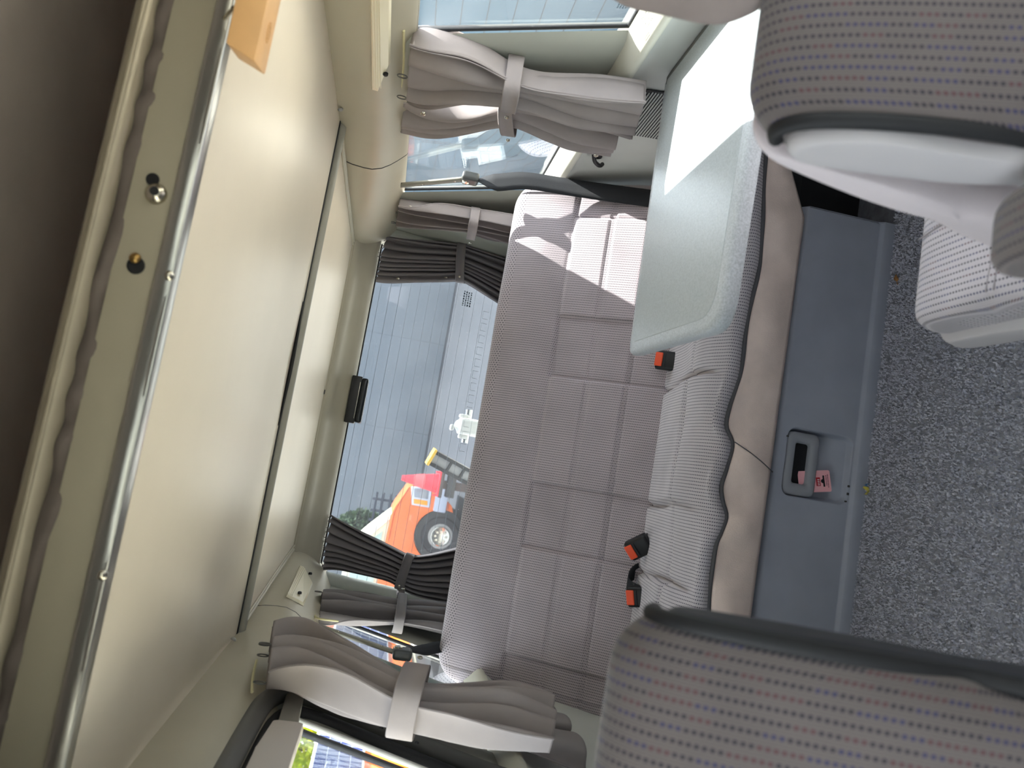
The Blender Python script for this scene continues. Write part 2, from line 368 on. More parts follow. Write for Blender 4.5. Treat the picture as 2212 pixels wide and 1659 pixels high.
wl,XL,_=side(-1,'wall_left','olive grey trimmed side wall with the grab handle')
# roof sides above the rails (canvas of the pop-up roof), cab front
for sgn in (1,-1):
    x=.90 if sgn>0 else mir(.90)
    o=grid('trim_1' if sgn>0 else 'trim_2',[[(x,y,z) for z in np.linspace(1.38,1.63,5)] for y in np.linspace(-.6,3.0,30)],DARKFAB,solid=.01)
    tag(o,('right' if sgn>0 else 'left')+' canvas side of the raised roof','trim',kind='structure')
cf=thing('wall_front','grey cab front below and above the open windscreen','wall'); cf['kind']='structure'
box('dashboard',(-.62,-.72,0),(.96,-.55,.78),LOWER,cf,bevel=.03)
box('cab_roof',(-.62,-.62,1.42),(.96,.30,1.45),ROOF,cf,bevel=.01)
box('windscreen_header',(-.62,-.62,1.40),(.96,-.5,1.62),TRIM,cf,bevel=.03)
# ---- rear: header, tailgate frame, wheel-arch void
re=thing('wall_rear','olive rear header and tailgate frame around the rear window','wall'); re['kind']='structure'
XH=np.linspace(-.50,.84,30)
prof=[(2.752,1.372),(2.748,1.354),(2.755,1.340),(2.79,1.325),(2.815,1.312),(2.835,1.292),(2.852,1.276),(2.872,1.262),(2.90,1.262)]
grid('header',[[(x,y-.03*((x-XC)/.64)**2,z) for y,z in prof] for x in XH],TRIM,re)
tube('header_bead',[(x,2.750-.03*((x-XC)/.64)**2,1.3515) for x in np.linspace(-.39,.72,20)],.005,TRIM,re,8)
for px in (-.30,.17,.60): box('header_clip',(px-.008,2.735,1.349),(px+.008,2.745,1.352),BLACK,re,.001)
box('gate_lower',(-.62,3.02,0),(.96,3.10,.725),LOWER,re,bevel=.01)
FRAME=mat('tailgate_frame_plastic',(178,182,174),.3,noise=.04,bump=.06,bscale=500)
for s in (1,-1):
    top=(.838 if s>0 else -.505); bot=(.836 if s>0 else -.58)
    zs=np.linspace(1.262,.70,24)
    G=[]
    for z in zs:
        f=(1.262-z)/.56; x=top+(bot-top)*f; y=2.90+.15*f
        G.append([(x+s*dx,y+dy,z) for dx,dy in ((-.044,.014),(-.042,-.004),(-.034,-.016),(-.016,-.021),(.0,-.019),(.009,-.008),(.013,.02))])
    grid('frame_post',G,FRAME,re,flip=s<0)
    grid('corner_panel',[[((1-q)*((WX(z)-.010) if s>0 else mir(WX(z)-.010))+q*(top+(bot-top)*(1.262-z)/.56+s*.002),2.78+q*(.13+.15*(1.262-z)/.56)-.03*math.sin(q*math.pi),z) for q in np.linspace(0,1,8)] for z in np.linspace(1.30,.70,12)],PILL,re)
    tube('gate_seal',[(top+(bot-top)*f+s*.022,2.90+.15*f-.012,1.275-.56*f) for f in np.linspace(0,1,14)],.011,DARKRUB,re,10)
    for f in (.12,.55):
        dome('pillar_clip',(top+(bot-top)*f+s*.05,2.86,1.25-.55*f),(-.3*s,-1,0),.006,re,mat('screw_cap2',(170,168,158),.3,metal=.6))
# ---- window panes
def pane(name,label,V,glassm,seal=True,sealw=.007):
    w=tag(mk(name,V,[tuple(range(len(V)))],glassm,None,smooth=False,solid=.004),label,'window',kind='structure')
    if seal: 
        L=list(V)+[V[0],V[1]]
        tube('window_seal',L,sealw,DARKRUB,w,8)
    return w
XG=.012
def wpane(sgn,y0b,y1b,y0t,y1t):
    X=(lambda x:x) if sgn>0 else mir
    zb,zt=.772,1.206
    return [(X(WX(zb)+XG),y0b,zb),(X(WX(zb)+XG),y1b,zb),(X(WX(zt)+XG),y1t,zt),(X(WX(zt)+XG),y0t,zt)]
w1=pane('window_1','tinted side window above the folding table, nearest the cab',wpane(1,.60,1.455,.60,1.535),GL_SIDE)
w2=pane('window_2','tinted rear side window behind the upper seat belt rail',wpane(1,1.70,2.44,1.72,2.52),GL_SIDE)
w3=pane('window_3','clear rear side window with a view of the solar panel',wpane(-1,1.70,2.44,1.72,2.52),GL_LEFT)
w4=pane('window_4','clear side window beside the grab handle',wpane(-1,.60,1.455,.60,1.535),GL_LEFT)
w7=pane('window_7','tinted windscreen at the front of the cab',[(-.60,-.56,.78),(.94,-.56,.78),(.90,-.50,1.41),(-.56,-.50,1.41)],GL_FRONT)
for n_,sg_ in (('window_8',1),('window_9',-1)):
    pane(n_,('right' if sg_>0 else 'left')+' cab door window beside the front seat',wpane(sg_,-.50,.42,-.40,.44),GL_DOOR)
w5=pane('window_5','large rear tailgate window with heating wires',[(-.57,3.055,.72),(.82,3.055,.72),(.82,2.905,1.262),(-.49,2.905,1.262)],GL_REAR,sealw=.006)
def wires():
    V=[];F=[]
    def bar(a,b,t=.0006):
        k=len(V); a=np.array(a);b=np.array(b); d=b-a; d/=np.linalg.norm(d); n=np.cross(d,(0,-.96,-.27)); n/=np.linalg.norm(n)
        for p in (a,b):
            for q in (n*t,np.array((0,-t,0)),-n*t): V.append(p+q)
        for j in range(3): F.append((k+j,k+(j+1)%3,k+3+(j+1)%3,k+3+j))
    def gy(z): return 2.905+(1.262-z)/.542*.15-.006
    for i in range(13):
        z=1.235-i*.037; bar((-.55,gy(z),z),(.78,gy(z),z))
    for i in range(12):
        x=.62-i*.049; z0,z1=.80,.822
        for a,b in (((x,z0),(x,z1)),((x,z1),(x-.03,z1)),((x-.03,z1),(x-.03,z0))): bar((a[0],gy(a[1]),a[1]),(b[0],gy(b[1]),b[1]))
    o=mk('heating_wires',V,F,mat('heating_wire',(96,104,112),.5),w5,smooth=False); tag(o,kind='stuff')
wires()
# upright divider of the left rear window, between fixed and sliding glass
DV=mat('divider_plastic',(120,136,132),.3,noise=.05,spec=.5)
G=[]
for z in np.linspace(.775,1.206,10):
    f=(z-.775)/.43; y0=1.99+.10*f; r=[]
    for q in np.linspace(0,1,9): r.append((mir(WX(z)-.004-.012*math.sin(math.pi*q)),y0+.105*q,z))
    G.append(r)
grid('divider_bar',G,DV,w3)
tube('divider_edge',[(g[0][0]+.002,g[0][1]-.004,g[0][2]) for g in G],.006,GREYRUB,w3,8)
# door seal and channel of the left front window
ds=thing('door_1','grey door frame with dark rubber seals beside the grab handle','door'); ds['kind']='structure'
def lw(y,z,dx=0): return (mir(WX(z))+dx,y,z)
tube('door_seal',spline([lw(.65,1.255,.02),lw(1.35,1.25,.02),lw(1.56,1.235,.02),lw(1.615,1.18,.02),lw(1.585,1.05,.02),lw(1.52,.80,.02),lw(1.50,.6,.03)],40),.019,GREYRUB,ds,12)
tube('inner_seal',spline([lw(.65,1.228,.012),lw(1.33,1.222,.012),lw(1.515,1.205,.012),lw(1.555,1.16,.012),lw(1.53,1.04,.012),lw(1.465,.80,.012)],40),.012,DARKRUB,ds,10)
tube('window_channel',[lw(1.53,1.19,.006),lw(1.50,1.03,.006),lw(1.445,.79,.006)],.006,mat('white_channel',(225,225,220),.4),ds,8)
for zz,yy in ((1.02,1.535),(.95,1.515)): dome('seal_clip',lw(yy,zz,.036),(1,-.2,0),.004,ds,BLACK)
# ================================================================== OUTSIDE (van floor is 0.45 m above the ground)
GZ=-.45
gd=grid('ground',[[(x,y,GZ) for y in np.linspace(-10,45,12)] for x in np.linspace(-30,30,12)],mat('asphalt',(58,61,66),.9,noise=.12,nscale=1.5,bump=.3,bscale=60))
tag(gd,'grey asphalt yard around the van','ground',kind='structure')
ap=thing('bounce_apron','pale paving under the van, mostly added to bounce light onto the ceiling','paving',(0,1,GZ)); ap['kind']='structure'  # pale strip shows at left; the rest is added to bounce light up
CONC=mat('bounce_concrete',(206,200,186),.9,noise=.05,nscale=1.5)
for i in range(7):
    for j in range(9): box('slab',(-9.2+i*2.0,-9+j*2.2,GZ),(-7.22+i*2.0,-6.82+j*2.2,GZ+.02),CONC,ap,bevel=.006,seg=1)
def wallplane(name,lo,hi,mt,label,cat='building'):
    o=box(name,lo,hi,mt,None,bevel=.05); return tag(o,label,cat)
HALL=mat('hall_cladding',(134,141,146),.7,noise=.05,nscale=.6)
hall=thing('industrial_hall','long pale blue-grey hall seen through the rear window','building',(4,30,GZ))
for i in range(9): box('wall_panel',(-9.9+i*3.6,30,GZ),(-6.305+i*3.6,30.4,9),HALL,hall,bevel=.006)
box('hall_roof',(-10,29.8,9),(22.6,40,9.3),HALL,hall)
# right of the van: pale clad wall and a tarpaulin-covered load in front of it
PALE=mat('pale_cladding',(206,206,194),.75,noise=.04,nscale=2)
cw=thing('clad_wall','pale boarded wall seen through the tinted side window','wall',(8.6,4,GZ))
for i in range(16): box('board',(8.5,-6,GZ+i*.30),(8.7,27,GZ+.285+i*.30),PALE,cw,bevel=.012)
TARP=mat('blue_grey_tarpaulin',(46,70,84),.6,noise=.06,nscale=1.2)
tp=thing('covered_trailer','blue-grey tarpaulin-covered trailer behind the tinted windows','trailer',(5.2,4,GZ))
ys=np.linspace(-3,15,160)
def ztop(y): return 1.95-(1.1+.25*smst(10.8,10.0,y))*smst(10.98,10.78,y)*smst(8.0,8.4,y)+.02*np.sin(y*2.1)
nb=9
for k in range(nb):
    G=[]
    for y in ys:
        zt=float(ztop(y)); 
        a=k/nb; b=(k+1)/nb
        G.append([(4.6,y,GZ+(zt-GZ)*t) for t in (a,(a+b)/2,b)])
    grid('tarpaulin_strip',G,TARP,tp,solid=.012,smooth=False)
for k in range(1,nb):
    t=k/nb; tube('tarpaulin_seam',[(4.592,y,GZ+(float(ztop(y))-GZ)*t) for y in ys[::2]],.004,DARKRUB,tp,6)
G=[[(4.6+2.6*t,y,float(ztop(y))+.06*math.sin(math.pi*t)) for t in np.linspace(0,1,6)] for y in ys]
grid('tarpaulin_top',G,TARP,tp,solid=.012)
box('trailer_bed',(4.7,-3,GZ+.3),(7.1,15,GZ+.6),DARKRUB,tp,bevel=.02)
# left of the van: solar panels standing on an orange container
ORG=mat('orange_paint',(236,112,34),.4,noise=.04,nscale=3,coat=.3)
SPX=-4.4
def container(label,y0,y1,zt):
    oc=thing('orange_container',label,'container',(-5.3,(y0+y1)/2,GZ),'orange containers carrying solar panels')
    box('container_side',(-6.2,y0,GZ+.12),(SPX-.06,y1,zt),ORG,oc,bevel=.02)
    for i in range(int((y1-y0)/.62)): box('side_rib',(SPX-.07,y0+.2+i*.62,GZ+.18),(SPX-.045,y0+.38+i*.62,zt-.06),ORG,oc,bevel=.01)
    box('container_foot',(-6.1,y0+.1,GZ),(SPX-.1,y1-.1,GZ+.12),mat('pale_foot',(210,206,190),.8),oc,bevel=.02)
container('orange container seen low in the window beside the grab handle',6.5,13.2,.58)
container('orange container seen through the left rear window',15.6,23,.20)
CELL=mat('solar_cell',(30,46,96),.25,noise=.12,nscale=5,coat=.6)
WHITE=mat('white_grid',(205,214,226),.5)
def solar(label,y0,nc,z0,nr,p):
    spn=thing('solar_panel',label,'solar panel',(SPX,y0+nc*p/2,z0),'solar panels on the orange container')
    box('panel_back',(SPX-.035,y0-.03,z0-.03),(SPX-.005,y0+nc*p+.03,z0+nr*p+.03),WHITE,spn,bevel=.004)
    cm=None
    for i in range(nc):
        for j in range(nr):
            y=y0+i*p; z=z0+j*p
            if cm is None: cm=box('cell',(SPX-.006,y,z),(SPX+.004,y+p*.94,z+p*.94),CELL,spn,bevel=.002,seg=1); c0=(y,z)
            else:
                c=cm.copy(); COL.objects.link(c); c.location=cm.location+Vector((0,y-c0[0],z-c0[1]))
    V=[];F=[]
    for i in range(nc):
        for k in (1,2):
            y=y0+i*p+p*.31*k
            F.append(tuple(range(len(V),len(V)+4))); V+=[(SPX+.0045,y-.003,z0),(SPX+.0045,y+.003,z0),(SPX+.0045,y+.003,z0+nr*p),(SPX+.0045,y-.003,z0+nr*p)]
    tag(mk('busbars',V,F,WHITE,spn,smooth=False),kind='stuff')
solar('blue solar panel seen through the window beside the grab handle',8.6,26,.62,4,.17)
solar('blue solar panel with white grid seen through the left rear window',16.0,30,.24,6,.21)
wb=thing('white_building','white building with an orange corner beyond the solar panel','building',(-7.4,27,GZ))
box('wall',(-9.0,25.5,GZ),(-5.7,29,3.0),mat('white_render',(226,222,214),.8),wb,bevel=.03)
box('orange_corner',(-5.75,25.4,GZ),(-5.45,25.8,3.0),ORG,wb,bevel=.02)
lp=thing('grey_post','dark grey post standing behind the solar panel','post',(-6.6,14.4,GZ))
tube('pole',[(-6.6,14.4,GZ),(-6.6,14.4,4)],.05,mat('post_grey',(96,94,86),.6),lp); box('foot',(-6.75,14.25,GZ),(-6.45,14.55,GZ+.05),BLACK,lp)
def tree(name,label,base,h,r,colr,n,seed,parent=None,lsz=.12):
    R=np.random.default_rng(seed); t=thing(name,label,'tree',base)
    b=np.array(base); tube('trunk',[b,b+(0,.05,h*.35),b+(.08,0,h*.8)],[r*.10,r*.07,r*.02],mat('bark',(92,78,62),.9),t,8)
    for k in range(5):
        a=k*1.3; tube('branch',[b+(0,0,h*(.35+.08*k)),b+(math.cos(a)*r*.6,math.sin(a)*r*.6,h*(.55+.08*k))],[r*.04,r*.012],MATS['bark'],t,6)
    c=b+np.array((0,0,h*.68)); d=R.normal(0,1,(n,3)); d/=np.linalg.norm(d,axis=1)[:,None]
    P=c+d*(R.uniform(.25,1,(n,1))**.5)*np.array((r,r,h*.36)); A=R.normal(0,1,(n,3)); A/=np.linalg.norm(A,axis=1)[:,None]; B=np.cross(A,R.normal(0,1,(n,3))); B/=np.linalg.norm(B,axis=1)[:,None]
    V=np.stack([P-A*lsz,P+B*lsz*.5,P+A*lsz,P-B*lsz*.5],1).reshape(-1,3); F=np.arange(n*4).reshape(n,4)
    o=mk('foliage',V,F,mat('leaf_'+name,colr,.7,noise=.3,nscale=2,trans=.35),t,smooth=False); tag(o,kind='stuff')
tree('leafy_tree','yellow-green leafy tree seen beside the grab handle',(-8.2,22.0,GZ),4.4,1.5,(170,190,40),2600,3)
tree('round_tree','small dark green tree behind the orange van',(-2.75,26.5,GZ),2.6,.75,(66,86,60),3000,5,lsz=.10)
# stacked grey shelving frame by the trees
sh=thing('pallet_rack','dark metal rack standing far behind the orange van','rack',(-1.85,24,GZ))
RK=mat('rack_metal',(58,64,76),.6)
for x in (-2.15,-1.85,-1.5): box('upright',(x,24,GZ),(x+.07,24.1,1.2),RK,sh,.01)
for z in (.2,.45,.62,.85,1.05): box('beam',(-2.4,23.98,z),(-1.25,24.12,z+.07),RK,sh,.01)
# orange pickup/van seen three-quarter from its side (nose to the right)
def orange_van():
    t=thing('orange_van','orange van parked behind, nose towards the red cone','van',(-1.7,14.3,GZ))
    Y0,Y1=13.5,15.2; wx,wz=-1.289,-.105
    def T(pts,dy=0): return [(x,Y0+dy,z) for x,z in pts]
    arch=[(wx+.455*math.cos(a),wz+.455*math.sin(a)) for a in np.linspace(math.radians(200),math.radians(-20),22)]
    body=[(-.60,-.05),(-.50,.12),(-.48,.50),(-.53,.57),(-.88,.745),(-1.0,.785),(-1.5,.80),(-2.8,.83),(-2.8,-.26)]+arch+[(-.75,-.22)]
    prism('body',T(body),(0,Y1-Y0,0),ORG,t,bevel=.015)
    cab=[(-1.02,.78),(-1.42,1.16),(-1.75,1.42),(-2.8,1.46),(-2.8,.83),(-1.4,.80)]
    prism('cabin',T(cab,.1),(0,Y1-Y0-.2,0),mat('cream_cab',(222,222,196),.5),t,bevel=.03)
    prism('side_window',T([(-1.35,.88),(-1.62,1.14),(-1.85,1.31),(-2.5,1.32),(-2.5,.88)],.085),(0,.02,0),mat('van_glass',(170,200,190),.1,spec=.8),t,bevel=.004)
    prism('windscreen_pillar',T([(-1.04,.80),(-1.13,.80),(-1.86,1.42),(-1.77,1.43)],.06),(0,.04,0),mat('white_pillar',(235,236,226),.4),t,bevel=.004)
    tube('hood_line',T([(-.54,.575),(-.88,.72),(-1.0,.755),(-1.5,.765)],-.005),.010,mat('orange_dark',(180,80,30),.5),t,6)
    tube('door_gap',T([(-1.78,.80),(-1.74,.3),(-1.70,-.15)],-.003),.008,MATS['orange_dark'],t,6)
    prism('side_marker',T([(-1.10,.44),(-1.00,.44),(-1.00,.48),(-1.10,.48)],-.012),(0,.02,0),mat('orange_light',(240,140,90),.3),t,bevel=.006)
    hl=prism('headlight',T([(-.48,.19),(-.83,.16),(-.83,.48),(-.52,.545)],-.03),(0,.05,0),mat('lamp_frame',(196,204,214),.4),t,bevel=.015)
    prism('lens',T([(-.51,.23),(-.69,.22),(-.69,.46),(-.54,.49)],-.04),(0,.02,0),mat('lamp_glass',(128,134,142),.15,spec=.8),hl,bevel=.008)
    prism('indicator',T([(-.72,.22),(-.80,.21),(-.80,.45),(-.72,.465)],-.04),(0,.03,0),mat('amber',(242,160,32),.3),hl,bevel=.01)
    box('bumper',(-.88,Y0-.08,-.12),(-.42,Y1,.10),mat('bumper_grey',(176,186,200),.4),t,bevel=.03)
    box('under_tray',(-2.75,Y0+.1,-.30),(-.8,Y1-.1,-.15),BLACK,t,bevel=.01)
    for xx in (wx,-2.45):
        for yy in (Y0+.02,Y1-.24):
            lathe('tyre',[(.20,0),(.31,.0),(.335,.03),(.345,.10),(.335,.17),(.31,.2),(.2,.2)],(xx,yy-.02,wz),(0,1,0),DARKRUB,t,36)
            lathe('rim',[(.215,0),(.215,.02),(.19,.03),(.17,.05),(.12,.02),(.10,-.01),(.03,-.012)],(xx,yy-.03,wz),(0,1,0),mat('steel_rim',(150,150,146),.4,metal=.6),t,32)
    lathe('wheel_well',[(.44,.05),(.44,.3)],(wx,Y0,wz),(0,1,0),BLACK,t,32)
    lathe('rim_ring',[(.145,0),(.155,-.008),(.168,0),(.155,.012)],(wx,Y0-.04,wz),(0,1,0),STEEL,t,32)
    for k in range(8):
        a=k*math.pi/4; lathe('wheel_bolt',[(.022,0),(.02,-.02)],(wx+.09*math.cos(a),Y0-.045,wz+.09*math.sin(a)),(0,1,0),STEEL,t,8)
orange_van()
CX=-.33
cs=thing('tow_post','dark tow bracket post carrying the red cone','post',(CX,11.2,GZ))
RUST=mat('rust_dark',(62,50,46),.8)
box('post',(CX-.06,11.1,GZ),(CX+.06,11.3,.21),RUST,cs,.01); box('bracket',(CX-.17,11.06,.02),(CX+.15,11.34,.14),BLACK,cs,.01); box('plate',(CX-.19,11.0,.20),(CX+.19,11.4,.245),RUST,cs,.01)
cn_=thing('traffic_cone','faded red traffic cone standing in front of the orange van','cone',(CX,11.2,.245))
CONE=mat('faded_red_plastic',(214,44,58),.5,noise=.08,nscale=6)
box('base',(CX-.18,11.02,.245),(CX+.18,11.38,.275),CONE,cn_,.01)
lathe('cone',[(.145,0),(.14,.02),(.037,.52),(.032,.52)],(CX,11.2,.275),(0,0,1),CONE,cn_,24)
lathe('sleeve',[(.112,.0),(.078,.16)],(CX,11.2,.46),(0,0,1),mat('cone_band',(214,80,84),.5),cn_,24)
for dx in (-.165,.165): box('lug',(CX+dx-.012,11.05,.275),(CX+dx+.012,11.12,.33),CONE,cn_,.004)
# bike carrier fixed outside the rear window: white clamp on chrome tube, black rail with yellow end
bc=thing('bike_carrier_clamp','white clamp on a chrome tube just outside the rear window','clamp',(.165,3.36,.70))
WP=mat('white_plastic_clamp',(226,226,220),.35,noise=.02); CH=mat('chrome',(215,215,212),.08,metal=1)
tube('chrome_tube',[(.095,3.37,.772),(.243,3.37,.776)],.015,CH,bc,16)
box('clamp_body',(.128,3.32,.70),(.203,3.41,.815),WP,bc,bevel=.02,seg=4)
dome('clamp_knob',(.166,3.36,.808),(-.2,-.1,1),.026,bc,WP); box('lever',(.14,3.33,.832),(.165,3.38,.848),WP,bc,.006)
box('lug',(.203,3.34,.775),(.218,3.395,.815),WP,bc,.006); box('lug',(.112,3.34,.765),(.128,3.395,.805),WP,bc,.006)
tube('support_tube',[(.165,3.37,.72),(.165,3.38,.52),(.165,3.09,.48)],.015,CH,bc,12)
br=thing('bike_rail','black wheel rail with a yellow end cap outside the rear window','rail',(-.06,3.5,.75))
def rail():
    a=np.array((.010,3.48,.893)); b=np.array((-.068,3.54,.66)); d=(b-a); L=np.linalg.norm(d); d/=L
    ez=d; ex=np.cross(d,(0,-1,.4)); ex/=np.linalg.norm(ex); ey=np.cross(ez,ex)
    R=Matrix((ex,ey,ez)).transposed(); c=(a+b)/2
    def pb(nm,lo,hi,mt,bv=.002):
        cc=np.array([(l+h)/2 for l,h in zip(lo,hi)]); w=c+ex*cc[0]+ey*cc[1]+ez*cc[2]; s=[(h-l)/2 for l,h in zip(lo,hi)]
        box(nm,tuple(w-np.array(s)),tuple(w+np.array(s)),mt,br,bv,rot=R)
    GR=mat('rail_grey',(150,150,150),.5)
    pb('channel',(-.022,-.012,-L/2),(.022,.012,L/2),GR)
    for s in (-1,1): pb('rail_edge',(s*.028-.008,-.018,-L/2),(s*.028+.008,.018,L/2),BLACK)
    pb('end_cap',(-.04,-.022,-L/2-.014),(.04,.022,-L/2),mat('yellow_cap',(236,190,66),.4),.004)
    for k in (-.04,.03,.08): pb('cross_piece',(-.022,-.02,k-.006),(.022,.004,k+.006),BLACK)
rail()
tube('stay',[(-.06,3.53,.68),(-.06,3.09,.60)],.012,CH,br,10)
# ================================================================== BENCH
bn=thing('bench_seat','wide grey dotted three-place bench seat at the rear of the van','bench',(.14,1.85,0))
B0=np.array((0,2.0,.38)); BT=np.array((0,.28,.488)); BT/=np.linalg.norm(BT); BN=np.array((0,-BT[2],BT[1]))
PADS=((-.50,-.195),(-.015,.297),(.475,.782))
def padmask(x,w=.008):
    m=np.zeros_like(x)
    for a,b in PADS: m=np.maximum(m,smst(a-w,a+w,x)*smst(b+w,b-w,x))
    return m
def grv(d,w): return np.exp(-(d/w)**2)
def backrest():
    xa,xb,R,top,rc=-.625,.905,.055,.563,.09
    xs=np.unique(np.concatenate([xa+R*(1-np.cos(np.linspace(0,math.pi/2,14))),np.linspace(xa+R,xb-R,400),xb-R*(1-np.cos(np.linspace(0,math.pi/2,14)))]))
    sf=np.linspace(-.13,top-R,150); ang=np.linspace(0,math.pi,26)[1:]; sb=np.linspace(top-R,-.13,6)[1:]
    TH=.125; P=np.zeros((len(xs),len(sf)+len(ang)+len(sb),3)); UV=np.zeros(P.shape[:2]+(2,))
    for i,x in enumerate(xs):
        e=min(x-xa,xb-x); ec=1-min(e,R)/R; dr=R*(1-math.sqrt(max(0,1-ec*ec)))   # front rounds back at the ends
        e2=min(x-xa,xb-x); c2=1-min(e2,rc)/rc; ds=rc*(1-math.sqrt(max(0,1-c2*c2)))  # top corner
        tp=top-ds; k=(tp-R+.13)/(top-R+.13)
        s=-.13+(sf+.13)*k
        d=np.zeros_like(s)-dr
        pm=float(padmask(np.array([x]))[0])
        inpad=smst(.350,.338,s)
        d+=inpad*(.010*pm-.004)
        d+=.012*np.sin(np.clip((s-.343)/(top-.343),0,1)*math.pi)       # top roll swells
        d-=.006*grv(s-.344,.005)*(1-.4*pm)
        for h in (.232,.223,.119,.110): d-=.0055*grv(s-h,.0026)
        for a,b in PADS:
            for q in (a,b): d-=.008*grv(x-q,.004)*inpad
        d+=.006*np.sin(x*9+s*7)*.35+.004*np.sin(x*23-s*31)*.25
        hw=(TH-2*dr)/2*0+ (TH-dr*2)/2
        fx=np.full_like(s,x)
        pts=B0+np.outer(s,BT)+np.outer(d,BN); pts[:,0]=x
        s0=s[-1]; d0=d[-1]; hh=max(.004,(TH-2*dr)/2)
        cap=[]; 
        for a in ang: cap.append(B0+BT*(s0+R*math.sin(a)*k)+BN*(d0-hh*(1-math.cos(a))))
        back=[B0+BT*(-.13+(q+.13)*k)+BN*(d0-2*hh) for q in sb]
        cap=np.array(cap+back); cap[:,0]=x
        P[i]=np.vstack([pts,cap]); 
        vv=np.concatenate([s,s0+R*ang/2.2,s0+R*1.6+(s0-sb)])
        UV[i,:,0]=x; UV[i,:,1]=vv
    return grid('backrest',P,BENCH,bn,uv=UV,flip=True)
br_=backrest()
def cushion():
    xa,xb=-.62,.90
    pz=[(.905,.378),(.858,.376),(.747,.367),(.65,.358),(.572,.352),(.53,.354),(.483,.359),(.395,.364),(.31,.363),(.27,.369),(.222,.379),(.18,.381),(.142,.360),(.089,.366),(.047,.374),(.015,.366),(-.016,.352),(-.05,.358),(-.085,.368),(-.155,.369),(-.234,.363),(-.30,.354),(-.38,.362),(-.46,.372),(-.52,.358),(-.62,.366)]
    pz=pz[::-1]; px=[p[0] for p in pz]; pzv=[p[1] for p in pz]
    xs=np.linspace(xa,xb,330); zp=spline(np.array([(a,b) for a,b in pz]),600); zpx=np.interp(xs,zp[:,0],zp[:,1])
    ts=np.linspace(0,1,110); P=np.zeros((len(xs),len(ts),3)); UV=np.zeros((len(xs),len(ts),2))
    for i,x in enumerate(xs):
        pm=float(padmask(np.array([x]),.006)[0])
        zf=zpx[i]
        # path: piping -> rounded nose -> flat top -> back crease
        key=[(1.600,zf),(1.590,zf+.018),(1.594,zf+.034),(1.612,.405),(1.65,.418),(1.70,.421),(1.76,.414),(1.85,.402),(1.95,.392),(2.03,.384),(2.08,.378)]
        q=spline([(a,b,0) for a,b in key],len(ts))[:,:2]
        y=q[:,0].copy(); z=q[:,1].copy()
        e=min(x-xa,xb-x); z-=.03*(1-smst(0,.05,np.array([e]))[0])
        onp=smst(1.60,1.66,y)
        seamx=1.745+.012*np.sin(x*6)
        ded=0
        dz=.012*pm*np.sin(np.clip((y-1.60)/.42,0,1)*math.pi)**.7
        dz=dz-.016*grv(y-seamx,.008)*(.4+.6*pm)
        for a,b in PADS:
            for w in (a,b):
                ww=w+(.035*(seamx-y)/.15*np.sign(w-(a+b)/2)*0)
                dz=dz-.015*grv(x-ww-.02*np.sin((y-1.6)*12)*.4,.007)*onp
        dz=dz+.006*np.sin(x*19+1)*np.sin((y-1.6)*16)
        z=z+dz*smst(1.585,1.62,y)
        P[i,:,0]=x; P[i,:,1]=y; P[i,:,2]=z
        UV[i,:,0]=x; UV[i,:,1]=np.concatenate([[0],np.cumsum(np.hypot(np.diff(y),np.diff(z)))])
    grid('seat_cushion',P,CUSH,bn,uv=UV,flip=False)
    tube('piping',[(x,1.598-.002*math.sin(x*40),z) for x,z in zip(xs[::2],zpx[::2])],.0052,PIPE,bn,8)
    # felt skirt under the piping
    bx=[-.64,.701,.816,.89,.92]; bz=[.262,.250,.301,.328,.335]
    xs2=np.linspace(-.62,.90,160); zz=np.interp(xs2,xs,zpx); G=[]
    for i,x in enumerate(xs2):
        zb=np.interp(x,bx,bz); r=[]
        for t in np.linspace(0,1,12):
            z=zz[i]*(1-t)+zb*t
            wob=.006*math.sin(x*27+2*math.sin(x*9))*math.sin(math.pi*t)*(1-t)*2
            r.append((x,1.601+.022*t-.010*math.sin(math.pi*t)+wob,z-.003))
        G.append(r)
    grid('skirt',G,BEIGE,bn,solid=.006)
    tube('skirt_seam',[(.148-.05*t,1.5935+.022*t-.012*math.sin(math.pi*t),.358-.11*t) for t in np.linspace(0,1,9)],.0012,PIPE,bn,6)
    box('seat_pan',(-.60,1.66,.24),(.90,2.10,.36),BLACK,bn,bevel=.01)
cushion()
